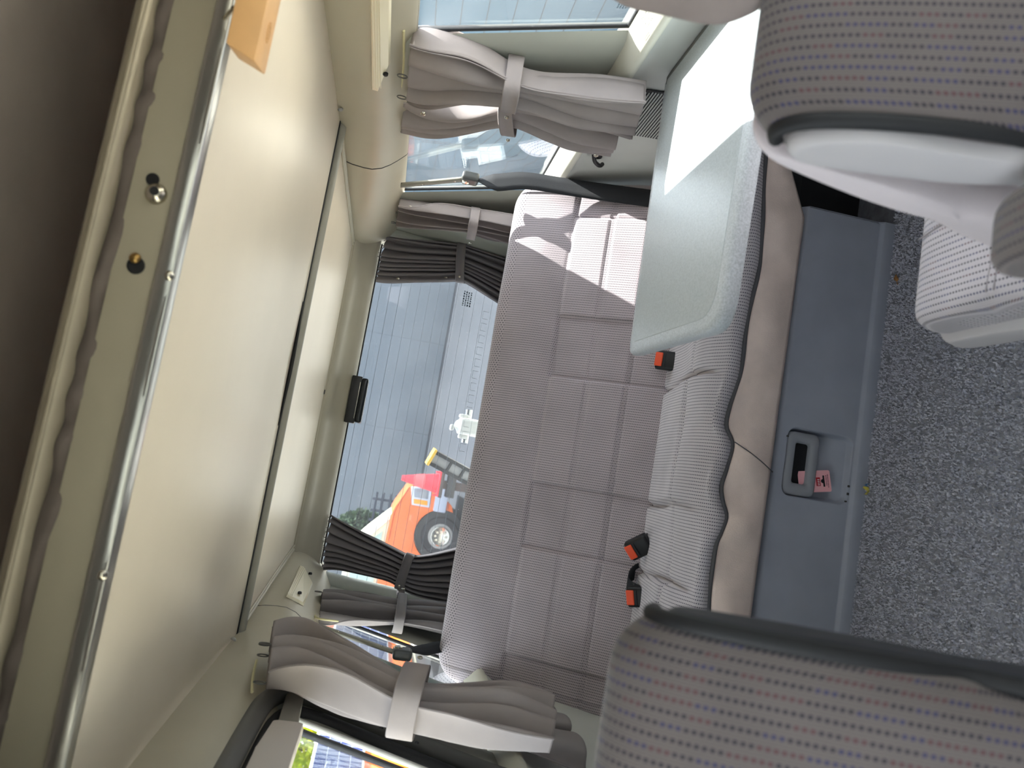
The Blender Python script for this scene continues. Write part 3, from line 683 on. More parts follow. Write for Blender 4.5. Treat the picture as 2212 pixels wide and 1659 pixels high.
def base():
    # front panel with a shaped hand recess: a pressed surface over a fine net
    X0,X1=-.60,.742; xs=np.unique(np.concatenate([np.linspace(X0,.03,50),np.linspace(.03,.235,120),np.linspace(.235,X1,40)]))
    zs=np.unique(np.concatenate([np.linspace(0,.028,3),np.linspace(.028,.036,5),np.linspace(.036,.21,130),np.linspace(.21,.236,10)]))
    P=[]
    def rr(x,z,x0,x1,z0,z1,r):
        dx=max(x0+r-x,0,x-x1+r); dz=max(z0+r-z,0,z-z1+r); return r-math.hypot(dx,dz) if (dx or dz) else min(x-x0,x1-x,z-z0,z1-z,r)+0
    for x in xs:
        row=[]
        for z in zs:
            y=1.644+.010*float(smst(.036,.028,z))*-1
            d=rr(x,z,.052,.212,.040,.207,.022)
            if d>0: y+=(.014+.042*float(smst(.04,.15,z)))*float(smst(0,.009,d))
            if z>.222: y+=.016*((z-.222)/.014)**2
            row.append((x,y,z))
        row.append((x,1.70,.237)); P.append(row)
    pn=grid('base_panel',P,BASE,bn,flip=True)
    box('base_box',(-.60,1.70,0),(.735,2.08,.232),BLACK,bn,bevel=.008)
    mk('base_end',[(.742,1.635,0),(.742,1.635,.028),(.742,1.644,.04),(.742,1.644,.222),(.742,1.66,.236),(.742,1.75,.236),(.742,1.75,0)],[tuple(range(7))],BASE,bn,smooth=False,solid=.003)
    box('void_shade',(.75,1.80,.0),(.93,1.83,.36),mat('dark_void',(28,30,34),.6),bn,bevel=.004)  # dark sheet standing in for the shaded void between base and wall
    # handle: rounded frame with a slot
    h=tag(bpy.data.objects.new('handle',None),'grey recessed pull handle with black slot'); link(h); h.parent=bn; h.location=(-.14+.128,-1.85+1.65,.163)
    def ring(r0,r1,r2,nm,mt):
        L=[[(x,y,z) for x,z in q] for q,y in (r0,r1,r2)]
        pass
    outer=rrect(.056,.203,.121,.203,.016); mid=rrect(.060,.199,.125,.199,.014); inn=rrect(.080,.182,.141,.184,.008); inn2=rrect(.084,.178,.145,.180,.006)
    n=len(outer); V=[]; F=[]
    for q,y in ((outer,1.690),(outer,1.652),(mid,1.648),(inn,1.647),(inn2,1.653),(inn2,1.663)): V+=[(x,y,z) for x,z in q]
    for k in range(5):
        for j in range(n): F.append((k*n+j,k*n+(j+1)%n,(k+1)*n+(j+1)%n,(k+1)*n+j))
    mk('handle_frame',V,F,mat('handle_plastic',(150,154,162),.45,bump=.06,bscale=600),h,sharp=60)
    mk('handle_slot',[(x,1.662,z) for x,z in inn2],[tuple(range(n))],BLACK,h,smooth=False,solid=.002)
    for x,z,w in ((.080,.0405,.006),(.098,.0405,.005),(.062,.044,.004),(.188,.2075,.004)): box('chip',(x-w/2,1.6425,z-.003),(x+w/2,1.6445,z+.003),mat('worn_edge',(70,68,66),.8),pn,.001)
base()
# ---- belt buckles
def buckle(label,c,rz,rx,strap):
    t=thing('belt_buckle',label,'buckle',c,'seat belt buckles on the bench')
    R=Matrix.Rotation(rz,3,'Y')@Matrix.Rotation(rx,3,'X'); c=np.array(c)
    def pb(nm,lo,hi,mt,bv):
        cc=Vector([(l+h)/2 for l,h in zip(lo,hi)]); w=R@cc; s=[(h-l)/2 for l,h in zip(lo,hi)]
        p=box(nm,tuple(c[i]+w[i]-s[i] for i in range(3)),tuple(c[i]+w[i]+s[i] for i in range(3)),mt,t,bv,rot=R,seg=3); return p
    pb('body',(-.026,-.014,-.042),(.026,.014,.022),BLACK,.008)
    pb('button',(-.019,-.0175,.002),(.019,-.004,.0225),RED,.003)
    pb('slot',(-.019,-.0165,-.006),(.019,-.008,.000),DARKRUB,.001)
    if strap is not None:
        q=spline([tuple(c+np.array(R@Vector((0,0,-.03))))]+strap,14)
        grid('strap',[[p+np.array((-.02,0,0)),p+np.array((.02,0,0))] for p in q],WEB,t,solid=.003)
buckle('orange-red belt buckle just below the table corner',(.370,1.985,.408),0.02,-.5,[(.372,2.00,.36),(.372,2.03,.33)])
buckle('upper tilted orange-red belt buckle of the left pair',(-.140,1.945,.425),-.72,-.55,[(-.115,1.98,.385),(-.10,2.03,.34)])
buckle('lower orange belt buckle with long black strap, left pair',(-.262,1.945,.405),-.25,-.6,[(-.245,1.97,.42),(-.215,1.995,.41),(-.19,2.03,.36)])
# ---- hang card in the handle recess
cd=thing('hang_card','pale pink hang card tucked behind the pull handle','card',(.098,1.665,.045))
CP=mat('pink_card',(244,182,190),.6)
def cp(u,v): # card plane, u across, v up
    o=np.array((.083,1.6475,.080)); ux=np.array((.95,.05,.22)); vx=np.array((-.20,.16,.97)); ux/=np.linalg.norm(ux); vx/=np.linalg.norm(vx); return o+ux*u+vx*v
pts=[cp(u,v) for u,v in rrect(-.004,.046,0,.075,.004)]
mk('card',pts,[tuple(range(len(pts)))],CP,cd,smooth=False,solid=.0008)
def patch(nm,poly,mt,off=.0009):
    nrm=np.array((0.04,-.98,.16)); mk(nm,[cp(u,v)+nrm*off for u,v in poly],[tuple(range(len(poly)))],mt,cd,smooth=False)
patch('euro_slot',[(.008,.014),(.034,.014),(.034,.018),(.026,.018),(.0245,.0215),(.021,.023),(.0175,.0215),(.016,.018),(.008,.018)][::-1],BLACK)
patch('red_label',rrect(.010,.030,.024,.034,.001)[::-1],mat('red_print',(176,28,44),.6))
PR=mat('card_print',(120,70,84),.7)
for k,(a,b) in enumerate(((.006,.036),(.010,.034))):
    u=a
    while u<b:
        w=random.choice((.001,.0016,.0022)); patch('print_stroke',[(u,.005+k*.004),(u+w,.005+k*.004),(u+w,.0072+k*.004),(u,.0072+k*.004)][::-1],PR); u+=w+.0009
for u in (.012,.016,.020,.024): patch('label_stroke',[(u,.026),(u+.002,.026),(u+.002,.031),(u,.031)][::-1],mat('white_print',(236,220,224),.6),.0014)
# ---- small litter on the carpet
lf=thing('dry_leaf','small brown dry leaf on the carpet by the bench base','leaf',(.60,1.60,.004))
mk('blade',[(.59,1.60,.006),(.598,1.607,.010),(.610,1.603,.008),(.604,1.594,.013),(.594,1.592,.007)],[(0,1,2,3,4)],mat('dry_leaf',(176,126,74),.8),lf,solid=.001); tube('stalk',[(.59,1.60,.006),(.582,1.596,.005)],.0008,MATS['dry_leaf'],lf,5)
wrp=thing('sweet_wrapper','tiny yellow and blue wrapper scrap on the carpet','wrapper',(.10,1.615,.004))
grid('yellow_scrap',[[(.085+.018*t,1.618+.008*s-.004*math.sin(t*5),.008+.006*math.sin(t*6+s*3)) for s in np.linspace(0,1,4)] for t in np.linspace(0,1,6)],mat('yellow_foil',(208,196,90),.4),wrp,solid=.0006)
grid('blue_scrap',[[(.104+.007*t,1.618+.007*s,.009+.004*math.sin(t*4)) for s in np.linspace(0,1,3)] for t in np.linspace(0,1,4)],mat('blue_foil',(60,120,170),.4),wrp,solid=.0006)
# ================================================================== FOLDING TABLE on the right wall
tb=thing('folding_table','speckled blue-grey folding table on the sunlit side wall','table',(.6,1.33,.62))
def slab(nm,poly,z0,z1,mt,bv):
    return prism(nm,[(x,y,z0) for x,y in poly],(0,0,z1-z0),mt,tb,bevel=bv)
def tpoly(i):
    # near, far edges; rounded free corners
    c=[(.268+i,1.085+i*1.0),(.905,1.055+i),(.905,1.565-i),(.282+i,1.535-i)]
    out=[]
    for k,(p,rad) in enumerate(zip(c,(.055,.004,.004,.022))):
        p=np.array(p); a=np.array(c[k-1])-p; b=np.array(c[(k+1)%4])-p; a/=np.linalg.norm(a); b/=np.linalg.norm(b)
        p0=p+a*rad; p1=p+b*rad
        for t in np.linspace(0,1,8): out.append(tuple((1-t)**2*p0+2*t*(1-t)*p+t*t*p1))
    return out
def table():
    o=tpoly(0); n=len(o)
    V=[];F=[]
    for i,z in ((.010,.619),(.002,.622),(0,.630),(0,.640),(.003,.646),(.010,.649),(.024,.6495)): V+=[(x,y,z) for x,y in tpoly(i)]
    for k in range(6):
        for j in range(n): F.append((k*n+j,k*n+(j+1)%n,(k+1)*n+(j+1)%n,(k+1)*n+j))
    F.append(tuple(range(n))[::-1])
    mk('table_edge',V,F,TEDGE,tb,sharp=50)
    V=[(x,y,.6495) for x,y in tpoly(.024)]+[(x,y,.6503) for x,y in tpoly(.0245)]
    mk('table_top',V,[tuple(range(n,2*n))]+[(j,(j+1)%n,n+(j+1)%n,n+j) for j in range(n)],TABLE,tb,sharp=30)
    box('wall_bracket',(.895,1.08,.56),(.918,1.55,.65),GREYRUB,tb,.004)
    box('hinge_plate',(.80,1.16,.606),(.90,1.46,.620),GREYRUB,tb,.003)
table()
# ================================================================== CURTAINS
def snap(p,ax,parent,r=.0065,mt=STEEL):
    s=lathe('snap_button',[(r,0),(r,.0015),(r*.62,.0022),(r*.55,.0008),(r*.2,.0016)],p,ax,mt,parent,16)
    return s
def curtain(label,rows,N,folds,mt,tie=None,tiew=.03,snaps=(),hooks=3,seed=0,cord=None,facing=None,strap=None,group='curtains tied back at the van windows',nu=90,nv=70):
    """rows: (t, edge A, edge B, fold depth); N: direction into the van"""
    R=np.random.default_rng(seed); N=np.array(N,float); N/=np.linalg.norm(N)
    top=(np.array(rows[0][1])+np.array(rows[0][2]))/2
    t_=thing('curtain',label,'curtain',tuple((np.array(rows[-1][1])+np.array(rows[-1][2]))/2),group)
    T=[r[0] for r in rows]; A=np.array([r[1] for r in rows],float); B=np.array([r[2] for r in rows],float); D=[r[3] for r in rows]
    # smooth keys
    def key(M,t): return np.array([np.interp(t,T,M[:,k]) for k in range(3)])
    ts=np.linspace(0,1,nv); us=np.linspace(0,1,nu)
    Ak=np.array([key(A,t) for t in ts]); Bk=np.array([key(B,t) for t in ts]); Dk=np.interp(ts,T,D)
    def smo(Q,w=4):
        k=np.ones(2*w+1)/(2*w+1); pad=np.concatenate([Q[:1].repeat(w,0),Q,Q[-1:].repeat(w,0)]); 
        return np.stack([np.convolve(pad[:,i],k,'valid') for i in range(Q.shape[1])],1)
    Ak=smo(Ak);Bk=smo(Bk); Dk=smo(Dk[:,None])[:,0]
    ph=R.uniform(0,6.28,8); warp=R.uniform(-.5,.5,6)
    # irregular fold spacing
    gaps=R.uniform(.55,1.45,folds); c=np.concatenate([[0],np.cumsum(gaps)/gaps.sum()])
    phase=np.interp(us,c,np.arange(folds+1))
    amp=R.uniform(.6,1.25,folds+1)
    P=np.zeros((nu,nv,3)); UVs=np.zeros((nu,nv,2))
    for j,t in enumerate(ts):
        w=Bk[j]-Ak[j]
        ph_t=phase+.10*np.sin(t*5+ph[0]+us*4)+.12*np.sin(t*9+ph[2]+us*7)*(1-t)
        f=np.sin(2*math.pi*ph_t+ph[1]); f=np.sign(f)*np.abs(f)**.75
        d=(1.75 if folds<6 else 1.3)*Dk[j]*f*np.interp(phase,np.arange(folds+1),amp)+.35*Dk[j]*np.sin(us*math.pi*3.1+t*6+ph[3])+.4*Dk[j]*np.sin(us*math.pi)
        uu=us+ .35/folds*np.sin(2*math.pi*ph_t*1.0+ph[4])*np.sin(us*math.pi)
        for i in range(nu): P[i,j]=Ak[j]+w*uu[i]+N*d[i]
    grid('cloth',P,mt,t_,solid=.0022)
    # hems
    for jj,(e) in enumerate((0,nu-1)):
        tube('hem',P[e,::2],.0022,mt,t_,6)
    if facing is not None:                       # stitched facing along one edge
        sl=slice(0,max(3,int(nu*facing))) if facing>0 else slice(nu-max(3,int(-nu*facing)),nu)
        Q=P[sl]; e0,e1=Q[0],Q[-1]; G=[]
        for k in np.linspace(0,1,7): G.append(e0*(1-k)+e1*k+N*(.006+.010*math.sin(math.pi*k)))
        for k in range(7): G[k]=smo(np.array(G[k]),3)
        grid('facing',G,mt,t_,solid=.002)
        ed=6 if facing>0 else 0
        tube('stitching',np.array(G[ed])[2:-2]+N*.0016,.0009,mat('thread',(150,142,140),.9),t_,5)
    if tie is not None:
        jt=int(tie*(nv-1)); a,b=Ak[jt],Bk[jt]; w=b-a; L=np.linalg.norm(w); w/=L
        dn=Bk[min(jt+2,nv-1)]+Ak[min(jt+2,nv-1)]-Bk[jt]-Ak[jt]; dn-=w*(dn@w); dn/=np.linalg.norm(dn)
        dep=Dk[jt]*(2.5 if folds<6 else 1.5)+.012; c0=(a+b)/2+N*Dk[jt]*.4; G=[]
        for k in range(40):
            an=2*math.pi*k/40; q=c0+w*(L/2+.006)*(np.sign(math.cos(an))*abs(math.cos(an))**.7)+N*dep*(np.sign(math.sin(an))*abs(math.sin(an))**.7)
            G.append([q-dn*tiew/2+N*.0015,q-dn*tiew/2*.94,q,q+dn*tiew/2*.94,q+dn*tiew/2+N*.0015])
        grid('tieback',G,mt,t_,solid=.003,close_u=True)
        snap(c0+w*(L/2-.01)+N*(dep+.002)+dn*.0,N,t_,.005)
    for (u,v) in snaps:
        i=int(u*(nu-1)); j=int(v*(nv-1)); snap(P[i,j]+N*.002,N,t_)
    for h in range(hooks):
        i=int((h+.5)/hooks*(nu-1)); p=P[i,0]
        ringp=[p+np.array((0,0,.012))+np.array((0,math.cos(a)*.008,math.sin(a)*.011)) if abs(N[0])>.5 else p+np.array((0,0,.012))+np.array((math.cos(a)*.008,0,math.sin(a)*.011)) for a in np.linspace(0,2*math.pi,14)]
        tube('hook',ringp,.0014,GREYRUB,t_,6,caps=False)
    if strap is not None:
        q=spline(strap,10); grid('strap_end',[[p+np.array((0,0,-.015)),p+np.array((0,0,.015))] for p in q],mt,t_,solid=.003); snap(q[-2]+np.array((0,-.004,0)),(0,-1,0),t_,.006)
    if cord: tube('cord',spline(cord,16),.0028,mat('pale_cord',(206,200,160),.8),t_,6)
    return P
NR=(-1,-.25,0); NL=(1,-.35,0); NB=(0,-1,.2)
def ex(X,rows): return [(t,(X[0] if isinstance(X,tuple) else X,a[0],a[1]),(X[1] if isinstance(X,tuple) else X,b[0],b[1]),d) for t,a,b,d in rows]
C1=ex((.845,.855),[(0,(1.50,1.215),(1.80,1.215),.020),(.10,(1.495,1.17),(1.79,1.17),.024),(.25,(1.51,1.09),(1.70,1.08),.026),(.42,(1.545,.985),(1.665,.975),.020),(.50,(1.545,.94),(1.67,.93),.018),(.75,(1.515,.82),(1.69,.80),.024),(1,(1.490,.697),(1.697,.660),.020)])
curtain('pale taupe curtain over the pillar, nearest the sunlit table window',C1,NR,4,CURT,tie=.43,tiew=.034,snaps=((.9,.12),),seed=3,facing=.16,cord=[(.845,1.50,1.225),(.848,1.65,1.222),(.85,1.80,1.228)])
C2=ex((.865,.872),[(0,(1.83,1.225),(2.045,1.230),.016),(.15,(1.825,1.15),(2.03,1.14),.018),(.30,(1.80,1.06),(1.94,1.05),.018),(.42,(1.715,.985),(1.845,.955),.014),(.50,(1.70,.94),(1.86,.90),.014),(.75,(1.69,.80),(1.93,.77),.018),(1,(1.72,.685),(1.885,.665),.014)])
curtain('taupe curtain with shaded lower flap at the belt rail window',C2,NR,4,CURT,tie=.44,tiew=.034,snaps=((.07,.12),(.85,.90)),seed=8)
C3=ex(.84,[(0,(2.53,1.218),(2.78,1.222),.018),(.15,(2.52,1.16),(2.77,1.165),.020),(.47,(2.52,.955),(2.70,.945),.014),(.56,(2.51,.92),(2.71,.90),.014),(1,(2.46,.66),(2.78,.64),.02)])
curtain('pale taupe curtain on the rear pillar beside the seat belt rail',C3,NR,4,CURT,tie=.48,snaps=((.1,.12),),seed=12,cord=[(.845,2.50,1.226),(.842,2.60,1.224),(.84,2.74,1.230)])
def yb(z,o=.045): return 2.905+(1.262-z)/.542*.15-o
def rb(x,z,o=.045): return (x,yb(z,o),z)
C4=[(0,rb(.80,1.255),rb(.618,1.262),.008),(.1,rb(.805,1.21),rb(.622,1.215),.011),(.45,rb(.838,1.0),rb(.69,.985),.013),(.52,rb(.845,.96),rb(.708,.945),.011),(.60,rb(.845,.93),rb(.705,.91),.012),(1,rb(.835,.66),rb(.62,.66),.016)]
curtain('dark taupe pleated curtain at the rear window corner above the sunny seat end',C4,NB,8,CURT2,tie=.54,tiew=.036,snaps=((.93,.17),(.92,.44)),hooks=6,seed=20,strap=[(.845,2.93,.95),(.852,2.93,.955),(.862,2.925,.96),(.870,2.90,.955)])
C5=[(0,rb(-.252,1.262),rb(-.455,1.258),.008),(.1,rb(-.275,1.21),rb(-.445,1.21),.011),(.45,rb(-.355,.99),rb(-.468,1.0),.013),(.55,rb(-.372,.945),rb(-.488,.965),.011),(.66,rb(-.36,.88),rb(-.515,.90),.013),(1,rb(-.28,.66),rb(-.54,.66),.018)]
curtain('dark pleated curtain beside the orange van view in the rear window',C5,NB,8,CURT2,tie=.555,tiew=.036,snaps=((.06,.45),),hooks=6,seed=25,strap=[(-.488,2.935,.955),(-.51,2.935,.955),(-.535,2.94,.945),(-.552,2.945,.93)])
C6=ex(-.515,[(0,(2.335,1.213),(2.80,1.245),.018),(.15,(2.36,1.15),(2.80,1.18),.020),(.50,(2.41,.968),(2.78,.952),.014),(.6,(2.40,.92),(2.82,.90),.016),(1,(2.34,.66),(2.86,.64),.02)])
curtain('dark grey curtain over the rear pillar left of the rear window',C6,NL,4,CURT2,tie=.50,seed=31,cord=[(-.505,2.36,1.222),(-.50,2.30,1.205),(-.50,2.30,1.15)])
C7=ex(-.522,[(0,(1.72,1.215),(1.98,1.215),.014),(.2,(1.70,1.12),(1.84,1.12),.016),(.42,(1.60,.985),(1.755,.995),.012),(.52,(1.60,.93),(1.77,.93),.012),(.75,(1.60,.79),(1.85,.76),.014),(1,(1.46,.60),(1.90,.66),.018)])
curtain('shaded curtain half hidden behind the large left curtain',C7,NL,4,CURT2,tie=.43,tiew=.045,seed=37)
C8=ex(-.432,[(0,(1.44,1.245),(1.74,1.285),.022),(.10,(1.445,1.20),(1.80,1.225),.030),(.26,(1.40,1.115),(1.64,1.13),.034),(.46,(1.325,1.005),(1.475,.975),.020),(.54,(1.32,.95),(1.475,.93),.020),(.78,(1.29,.85),(1.50,.80),.026),(1,(1.268,.748),(1.50,.698),.016)])
curtain('large pale taupe curtain bundled over the left door pillar',C8,NL,5,CURT,tie=.475,tiew=.045,snaps=((.7,.97),),seed=44,facing=-.16,hooks=4,cord=[(-.458,1.46,1.262),(-.462,1.56,1.276),(-.464,1.68,1.288)],nu=110)
# ================================================================== SEAT BELTS
def belt(label,rail,loop,path,wdir,wid=.056):
    t=thing('seat_belt',label,'seat belt',loop,'seat belts at the rear windows'); 
    a=np.array(rail[0]);b=np.array(rail[1]); d=b-a; 
    G=[]
    wd=np.array((0,1,0)); n=np.array((1,0,0)) if a[0]<0 else np.array((-1,0,0))
    for s in np.linspace(0,1,12):
        p=a+d*s; G.append([p-wd*.013,p-wd*.011+n*.007,p+wd*.011+n*.007,p+wd*.013])
    grid('guide_rail',G,mat('rail_plastic',(142,140,128),.4),t,solid=.003)
    for s in (.35,.85):
        p=a+d*s+n*.008; lathe('rail_screw',[(.004,0),(.003,.002)],p,n,STEEL,t,10)
    l=np.array(loop); box('belt_loop',tuple(l-(.014,.026,.026)),tuple(l+(.014,.026,.026)),mat('loop_plastic',(70,72,72),.35),t,.010,3)
    lathe('loop_bolt',[(.012,0),(.011,.006),(.004,.008)],l+n*.012+np.array((0,0,.012)),n,STEEL,t,16)
    q=spline(path,40); wv=np.array(wdir,float); G=[]
    for i,p in enumerate(q):
        k=min(1,i/8); tw=wv[0]*(1-k)+wv[1]*k; tw/=np.linalg.norm(tw); w=wid*(.55+.45*k)
        G.append([p-tw*w/2,p-tw*w/6+n*.001,p+tw*w/6+n*.001,p+tw*w/2])
    grid('webbing',G,WEB,t,solid=.0018)
belt('black seat belt crossing the sunny end of the bench, by the table',[(.835,2.37,1.21),(.855,2.25,1.02)],(.855,2.245,1.005),[(.85,2.245,1.0),(.85,2.22,.93),(.865,2.19,.84),(.86,2.15,.70),(.845,2.07,.52),(.84,2.03,.42)],[(0,1,.1),(1,.1,.35)])
belt('dark seat belt beside the left rear side window',[(-.515,2.28,1.228),(-.53,2.14,.985)],(-.525,2.13,.965),[(-.515,2.14,.96),(-.53,2.22,.90),(-.535,2.31,.84),(-.54,2.38,.74),(-.54,2.36,.60),(-.54,2.30,.45)],[(0,1,.2),(.3,1,.3)])
# ================================================================== SMALL FITTINGS
def lamp(label,sg,y0,y1,z0,z1,switches):
    X=(lambda x:x) if sg>0 else mir
    t=thing('interior_lamp',label,'lamp',(X(.82),(y0+y1)/2,z0),'interior lamps on the side rails')
    def x(z,y=0): return -.118*min(1,max(0,(y-2.03)/.72))*max(0,min(1,(z-1.2)/.18))+np.interp(z,[1.20,1.226,1.245,1.268,1.295,1.32,1.355],[.872,.846,.832,.820,.815,.818,.826])
    n=12; Y=y1-y0
    out=[(y0,z0+.010),(y0,z1-.006),(y1-.006,z1),(y1,z1-.012),(y1-Y*.18,z0),(y0+.012,z0)]
    V=[(X(x(z,y)-.004),y,z) for y,z in out]+[(X(x(z,y)-.011),y,z) for y,z in [(y+(.004 if y<(y0+y1)/2 else -.004),z+(.003 if z<(z0+z1)/2 else -.003)) for y,z in out]]
    k=len(out); F=[tuple(range(k,2*k))]+[(j,(j+1)%k,k+(j+1)%k,k+j) for j in range(k)]
    mk('lens',V,F,LAMP,t,smooth=False)
    for r in range(4):
        z=z1-.008-r*.0045; tube('lens_rib',[(X(x(z,y0)-.0115),y0+.012,z),(X(x(z,y1)-.0115),y1-.02,z)],.0011,LAMP,t,6)
    for (yy,zz) in switches: lathe('switch',[(.006,0),(.006,.005),(.004,.007)],(X(x(zz,yy)-.011),yy,zz),(-sg,0,0),BLACK,t,12)
lamp('long cream lamp on the rail above the sunlit table',1,1.10,1.72,1.248,1.288,((1.635,1.256),))
lamp('small frosted lamp on the rail above the left curtains',-1,2.28,2.62,1.255,1.312,((2.34,1.275),(2.60,1.272)))
bl=thing('brake_light','black high brake light on the rear window header','light',(.17,2.87,1.21))
box('housing',(.082,2.84,1.235),(.256,2.885,1.272),BLACK,bl,.004); box('lens',(.086,2.835,1.211),(.252,2.89,1.236),mat('brake_black',(30,34,38),.15),bl,.010,3)
box('chrome_slit',(.10,2.8385,1.2385),(.235,2.8402,1.2405),STEEL,bl,.0005)
# wooden block hung at the roof edge
wbk=thing('wooden_block','beech wood block hanging under the roof edge','block',(.50,.80,1.31))
prism('block',[(.398,.815,1.352),(.385,.815,1.319),(.398,.872,1.319),(.41,.872,1.352)],(.20,0,.0),WOOD,wbk,bevel=.003)
ST=mat('burnt_stamp',(206,164,114),.7)
tube('stamp_oval',[(.435+.012*math.cos(a),.845+.006*math.sin(a),1.3185) for a in np.linspace(0,2*math.pi,24)],.0005,ST,wbk,5,caps=False)
for dx in (-.006,-.002,.002,.006): box('stamp_mark',(.435+dx-.0008,.842,1.3183),(.435+dx+.0008,.848,1.3188),ST,wbk,.0001)
tube('hanger',[(.46,.845,1.352),(.46,.86,1.365),(.46,.885,1.379)],.003,STEEL,wbk,8)
# grab handle on the left door pillar: two bars meeting in a sleeve
gh=thing('grab_handle','grey grab handle with pale sleeve across the left door window','handle',(-.47,1.4,1.18))
def hb(y,z): return (mir(WX(z))+.055,y,z)
prism('sleeve',[( -.515,.95,1.165),(-.515,1.43,1.160),(-.515,1.43,1.215),(-.515,1.30,1.225),(-.515,.95,1.23)],(.028,0,0),mat('handle_sleeve',(196,190,186),.5),gh,.010)
prism('arm',[( -.513,1.42,1.170),(-.513,1.64,1.178),(-.513,1.64,1.212),(-.513,1.42,1.206)],(.022,0,0),mat('handle_arm',(138,136,130),.45),gh,.006)
# speaker grilles in the lower walls
def grille(label,sg,y0,y1,z0,z1):
    X=(lambda x:x) if sg>0 else mir
    t=thing('speaker_grille',label,'grille',(X(.915),(y0+y1)/2,z0),'speaker grilles in the side walls')
    px=lambda z: np.interp(z,[.45,.62,.70],[.935,.925,.918])
    mk('back',[(X(px(z)-.003),y,z) for y,z in rrect(y0,y1,z0,z1,.02)],[tuple(range(24))],DARKRUB,t,smooth=False,solid=.002)
    k=int((z1-z0)/.0072)
    for i in range(k):
        z=z0+.006+i*.0072; c=.012 if 2<i<k-3 else .022
        tube('rib',[(X(px(z)-.006),y0+c*.5,z),(X(px(z)-.006),y1-c*.5,z)],.0019,LOWER if sg>0 else GREYRUB,t,6)
grille('ribbed speaker grille under the sunlit table window curtain',1,1.62,1.86,.54,.68)
grille('dark ribbed speaker grille beside the left front seat',-1,1.20,1.44,.52,.67)
hk=thing('wall_hook','small black oval hook on the wall behind the table','hook',(.90,2.03,.67))
lathe('hook_plate',[(.014,0),(.013,.004),(.006,.006)],(.915,2.02,.675),(-1,0,0),BLACK,hk,16); tube('hook_loop',spline([(.908,2.0,.69),(.897,2.02,.68),(.897,2.04,.66),(.908,2.05,.65)],12),.006,BLACK,hk,8)
# moulded mark on the sill and printed mark on the glass
mk_=mat('moulded_mark',(170,168,158),.6); gm=mat('glass_print',(70,86,98),.6)
def marks(parent,o,u,v,rowsN,sz,mt,nm):
    V=[];F=[]; o=np.array(o);u=np.array(u,float);v=np.array(v,float)
    for r in range(rowsN):
        a=0
        while a<1:
            w=random.uniform(.05,.14); b=min(1,a+w); 
            k=len(V); 
            for p,q in ((a,r),(b,r),(b,r+.55),(a,r+.55)): V.append(o+u*p*sz[0]+v*q*sz[1]/rowsN)
            F.append((k,k+1,k+2,k+3)); a=b+.05
    tag(mk(nm,V,F,mt,parent,smooth=False),kind='stuff')
marks(wr,(.8952,1.385,.7435),(0,1,0),(.62,0,.5),3,(.026,.016),mk_,'moulded_mark')
marks(w1,(WX(.80)+XG-.003,1.36,.80),(0,1,0),(-.18,0,.98),4,(.035,.022),gm,'glass_mark')
marks(w5,(.62,yb(.90,.006),.88),(1,0,0),(0,-.27,.96),4,(.06,.04),gm,'glass_mark')
# ================================================================== FRONT SEATS
def shell_box(name,prof,x0,x1,mt,parent,uvs=True,rb=.035,nx=40,bulge=.0,taper=None):
    """closed cushion: profile (y,z) loop lofted across x, ends rounded in towards the profile's middle"""
    Pf=np.array(spline([(a,b,0) for a,b in prof]+[(prof[0][0],prof[0][1],0)],72))[:,:2][:-1]; c=Pf.mean(0)
    xs=np.concatenate([x0+rb*(1-np.cos(np.linspace(0,math.pi/2,9))),np.linspace(x0+rb,x1-rb,nx)[1:-1],x1-rb*(1-np.cos(np.linspace(0,math.pi/2,9)))[::-1]])
    G=[];U=[]
    per=np.concatenate([[0],np.cumsum(np.hypot(*np.diff(Pf,axis=0).T))])
    size=np.ptp(Pf,axis=0).min()/2
    for x in xs:
        e=min(x-x0,x1-x); q=1-min(e,rb)/rb; sh=rb*(1-math.sqrt(max(0,1-q*q)))
        d=Pf-c; L=np.linalg.norm(d,axis=1)[:,None]; S_=Pf-d/L*np.minimum(sh,L*.9)
        G.append([(x,a,b) for a,b in np.vstack([S_,S_[:1]])]); U.append([(x,s) for s in np.append(per,per[-1]+.003)])
    P=np.array(G); nu,nv=P.shape[:2]; F=[]
    for i in range(nu-1):
        for j in range(nv-1): F.append((i*nv+j,(i+1)*nv+j,(i+1)*nv+j+1,i*nv+j+1))
    V=list(P.reshape(-1,3)); Uv=list(np.array(U).reshape(-1,2))
    for e,sg in ((0,1),(nu-1,-1)):                      # domed end caps
        k=len(V); cc=P[e,:-1].mean(0)
        for f in (.6,.3):
            for j in range(nv-1): V.append(cc+(P[e,j]-cc)*f-np.array((sg*.002*(1-f),0,0))); Uv.append((V[-1][1],V[-1][2]))
        V.append(cc-np.array((sg*.0025,0,0))); Uv.append((cc[1],cc[2])); m_=nv-1; rings=[[e*nv+j for j in range(m_)],[k+j for j in range(m_)],[k+m_+j for j in range(m_)]]
        for a,b in ((0,1),(1,2)):
            for j in range(m_):
                q=(rings[a][j],rings[a][(j+1)%m_],rings[b][(j+1)%m_],rings[b][j]); F.append(q if sg>0 else q[::-1])
        for j in range(m_):
            q=(rings[2][j],rings[2][(j+1)%m_],len(V)-1); F.append(q if sg>0 else q[::-1])
    return mk(name,V,F,mt,parent,uv=Uv)
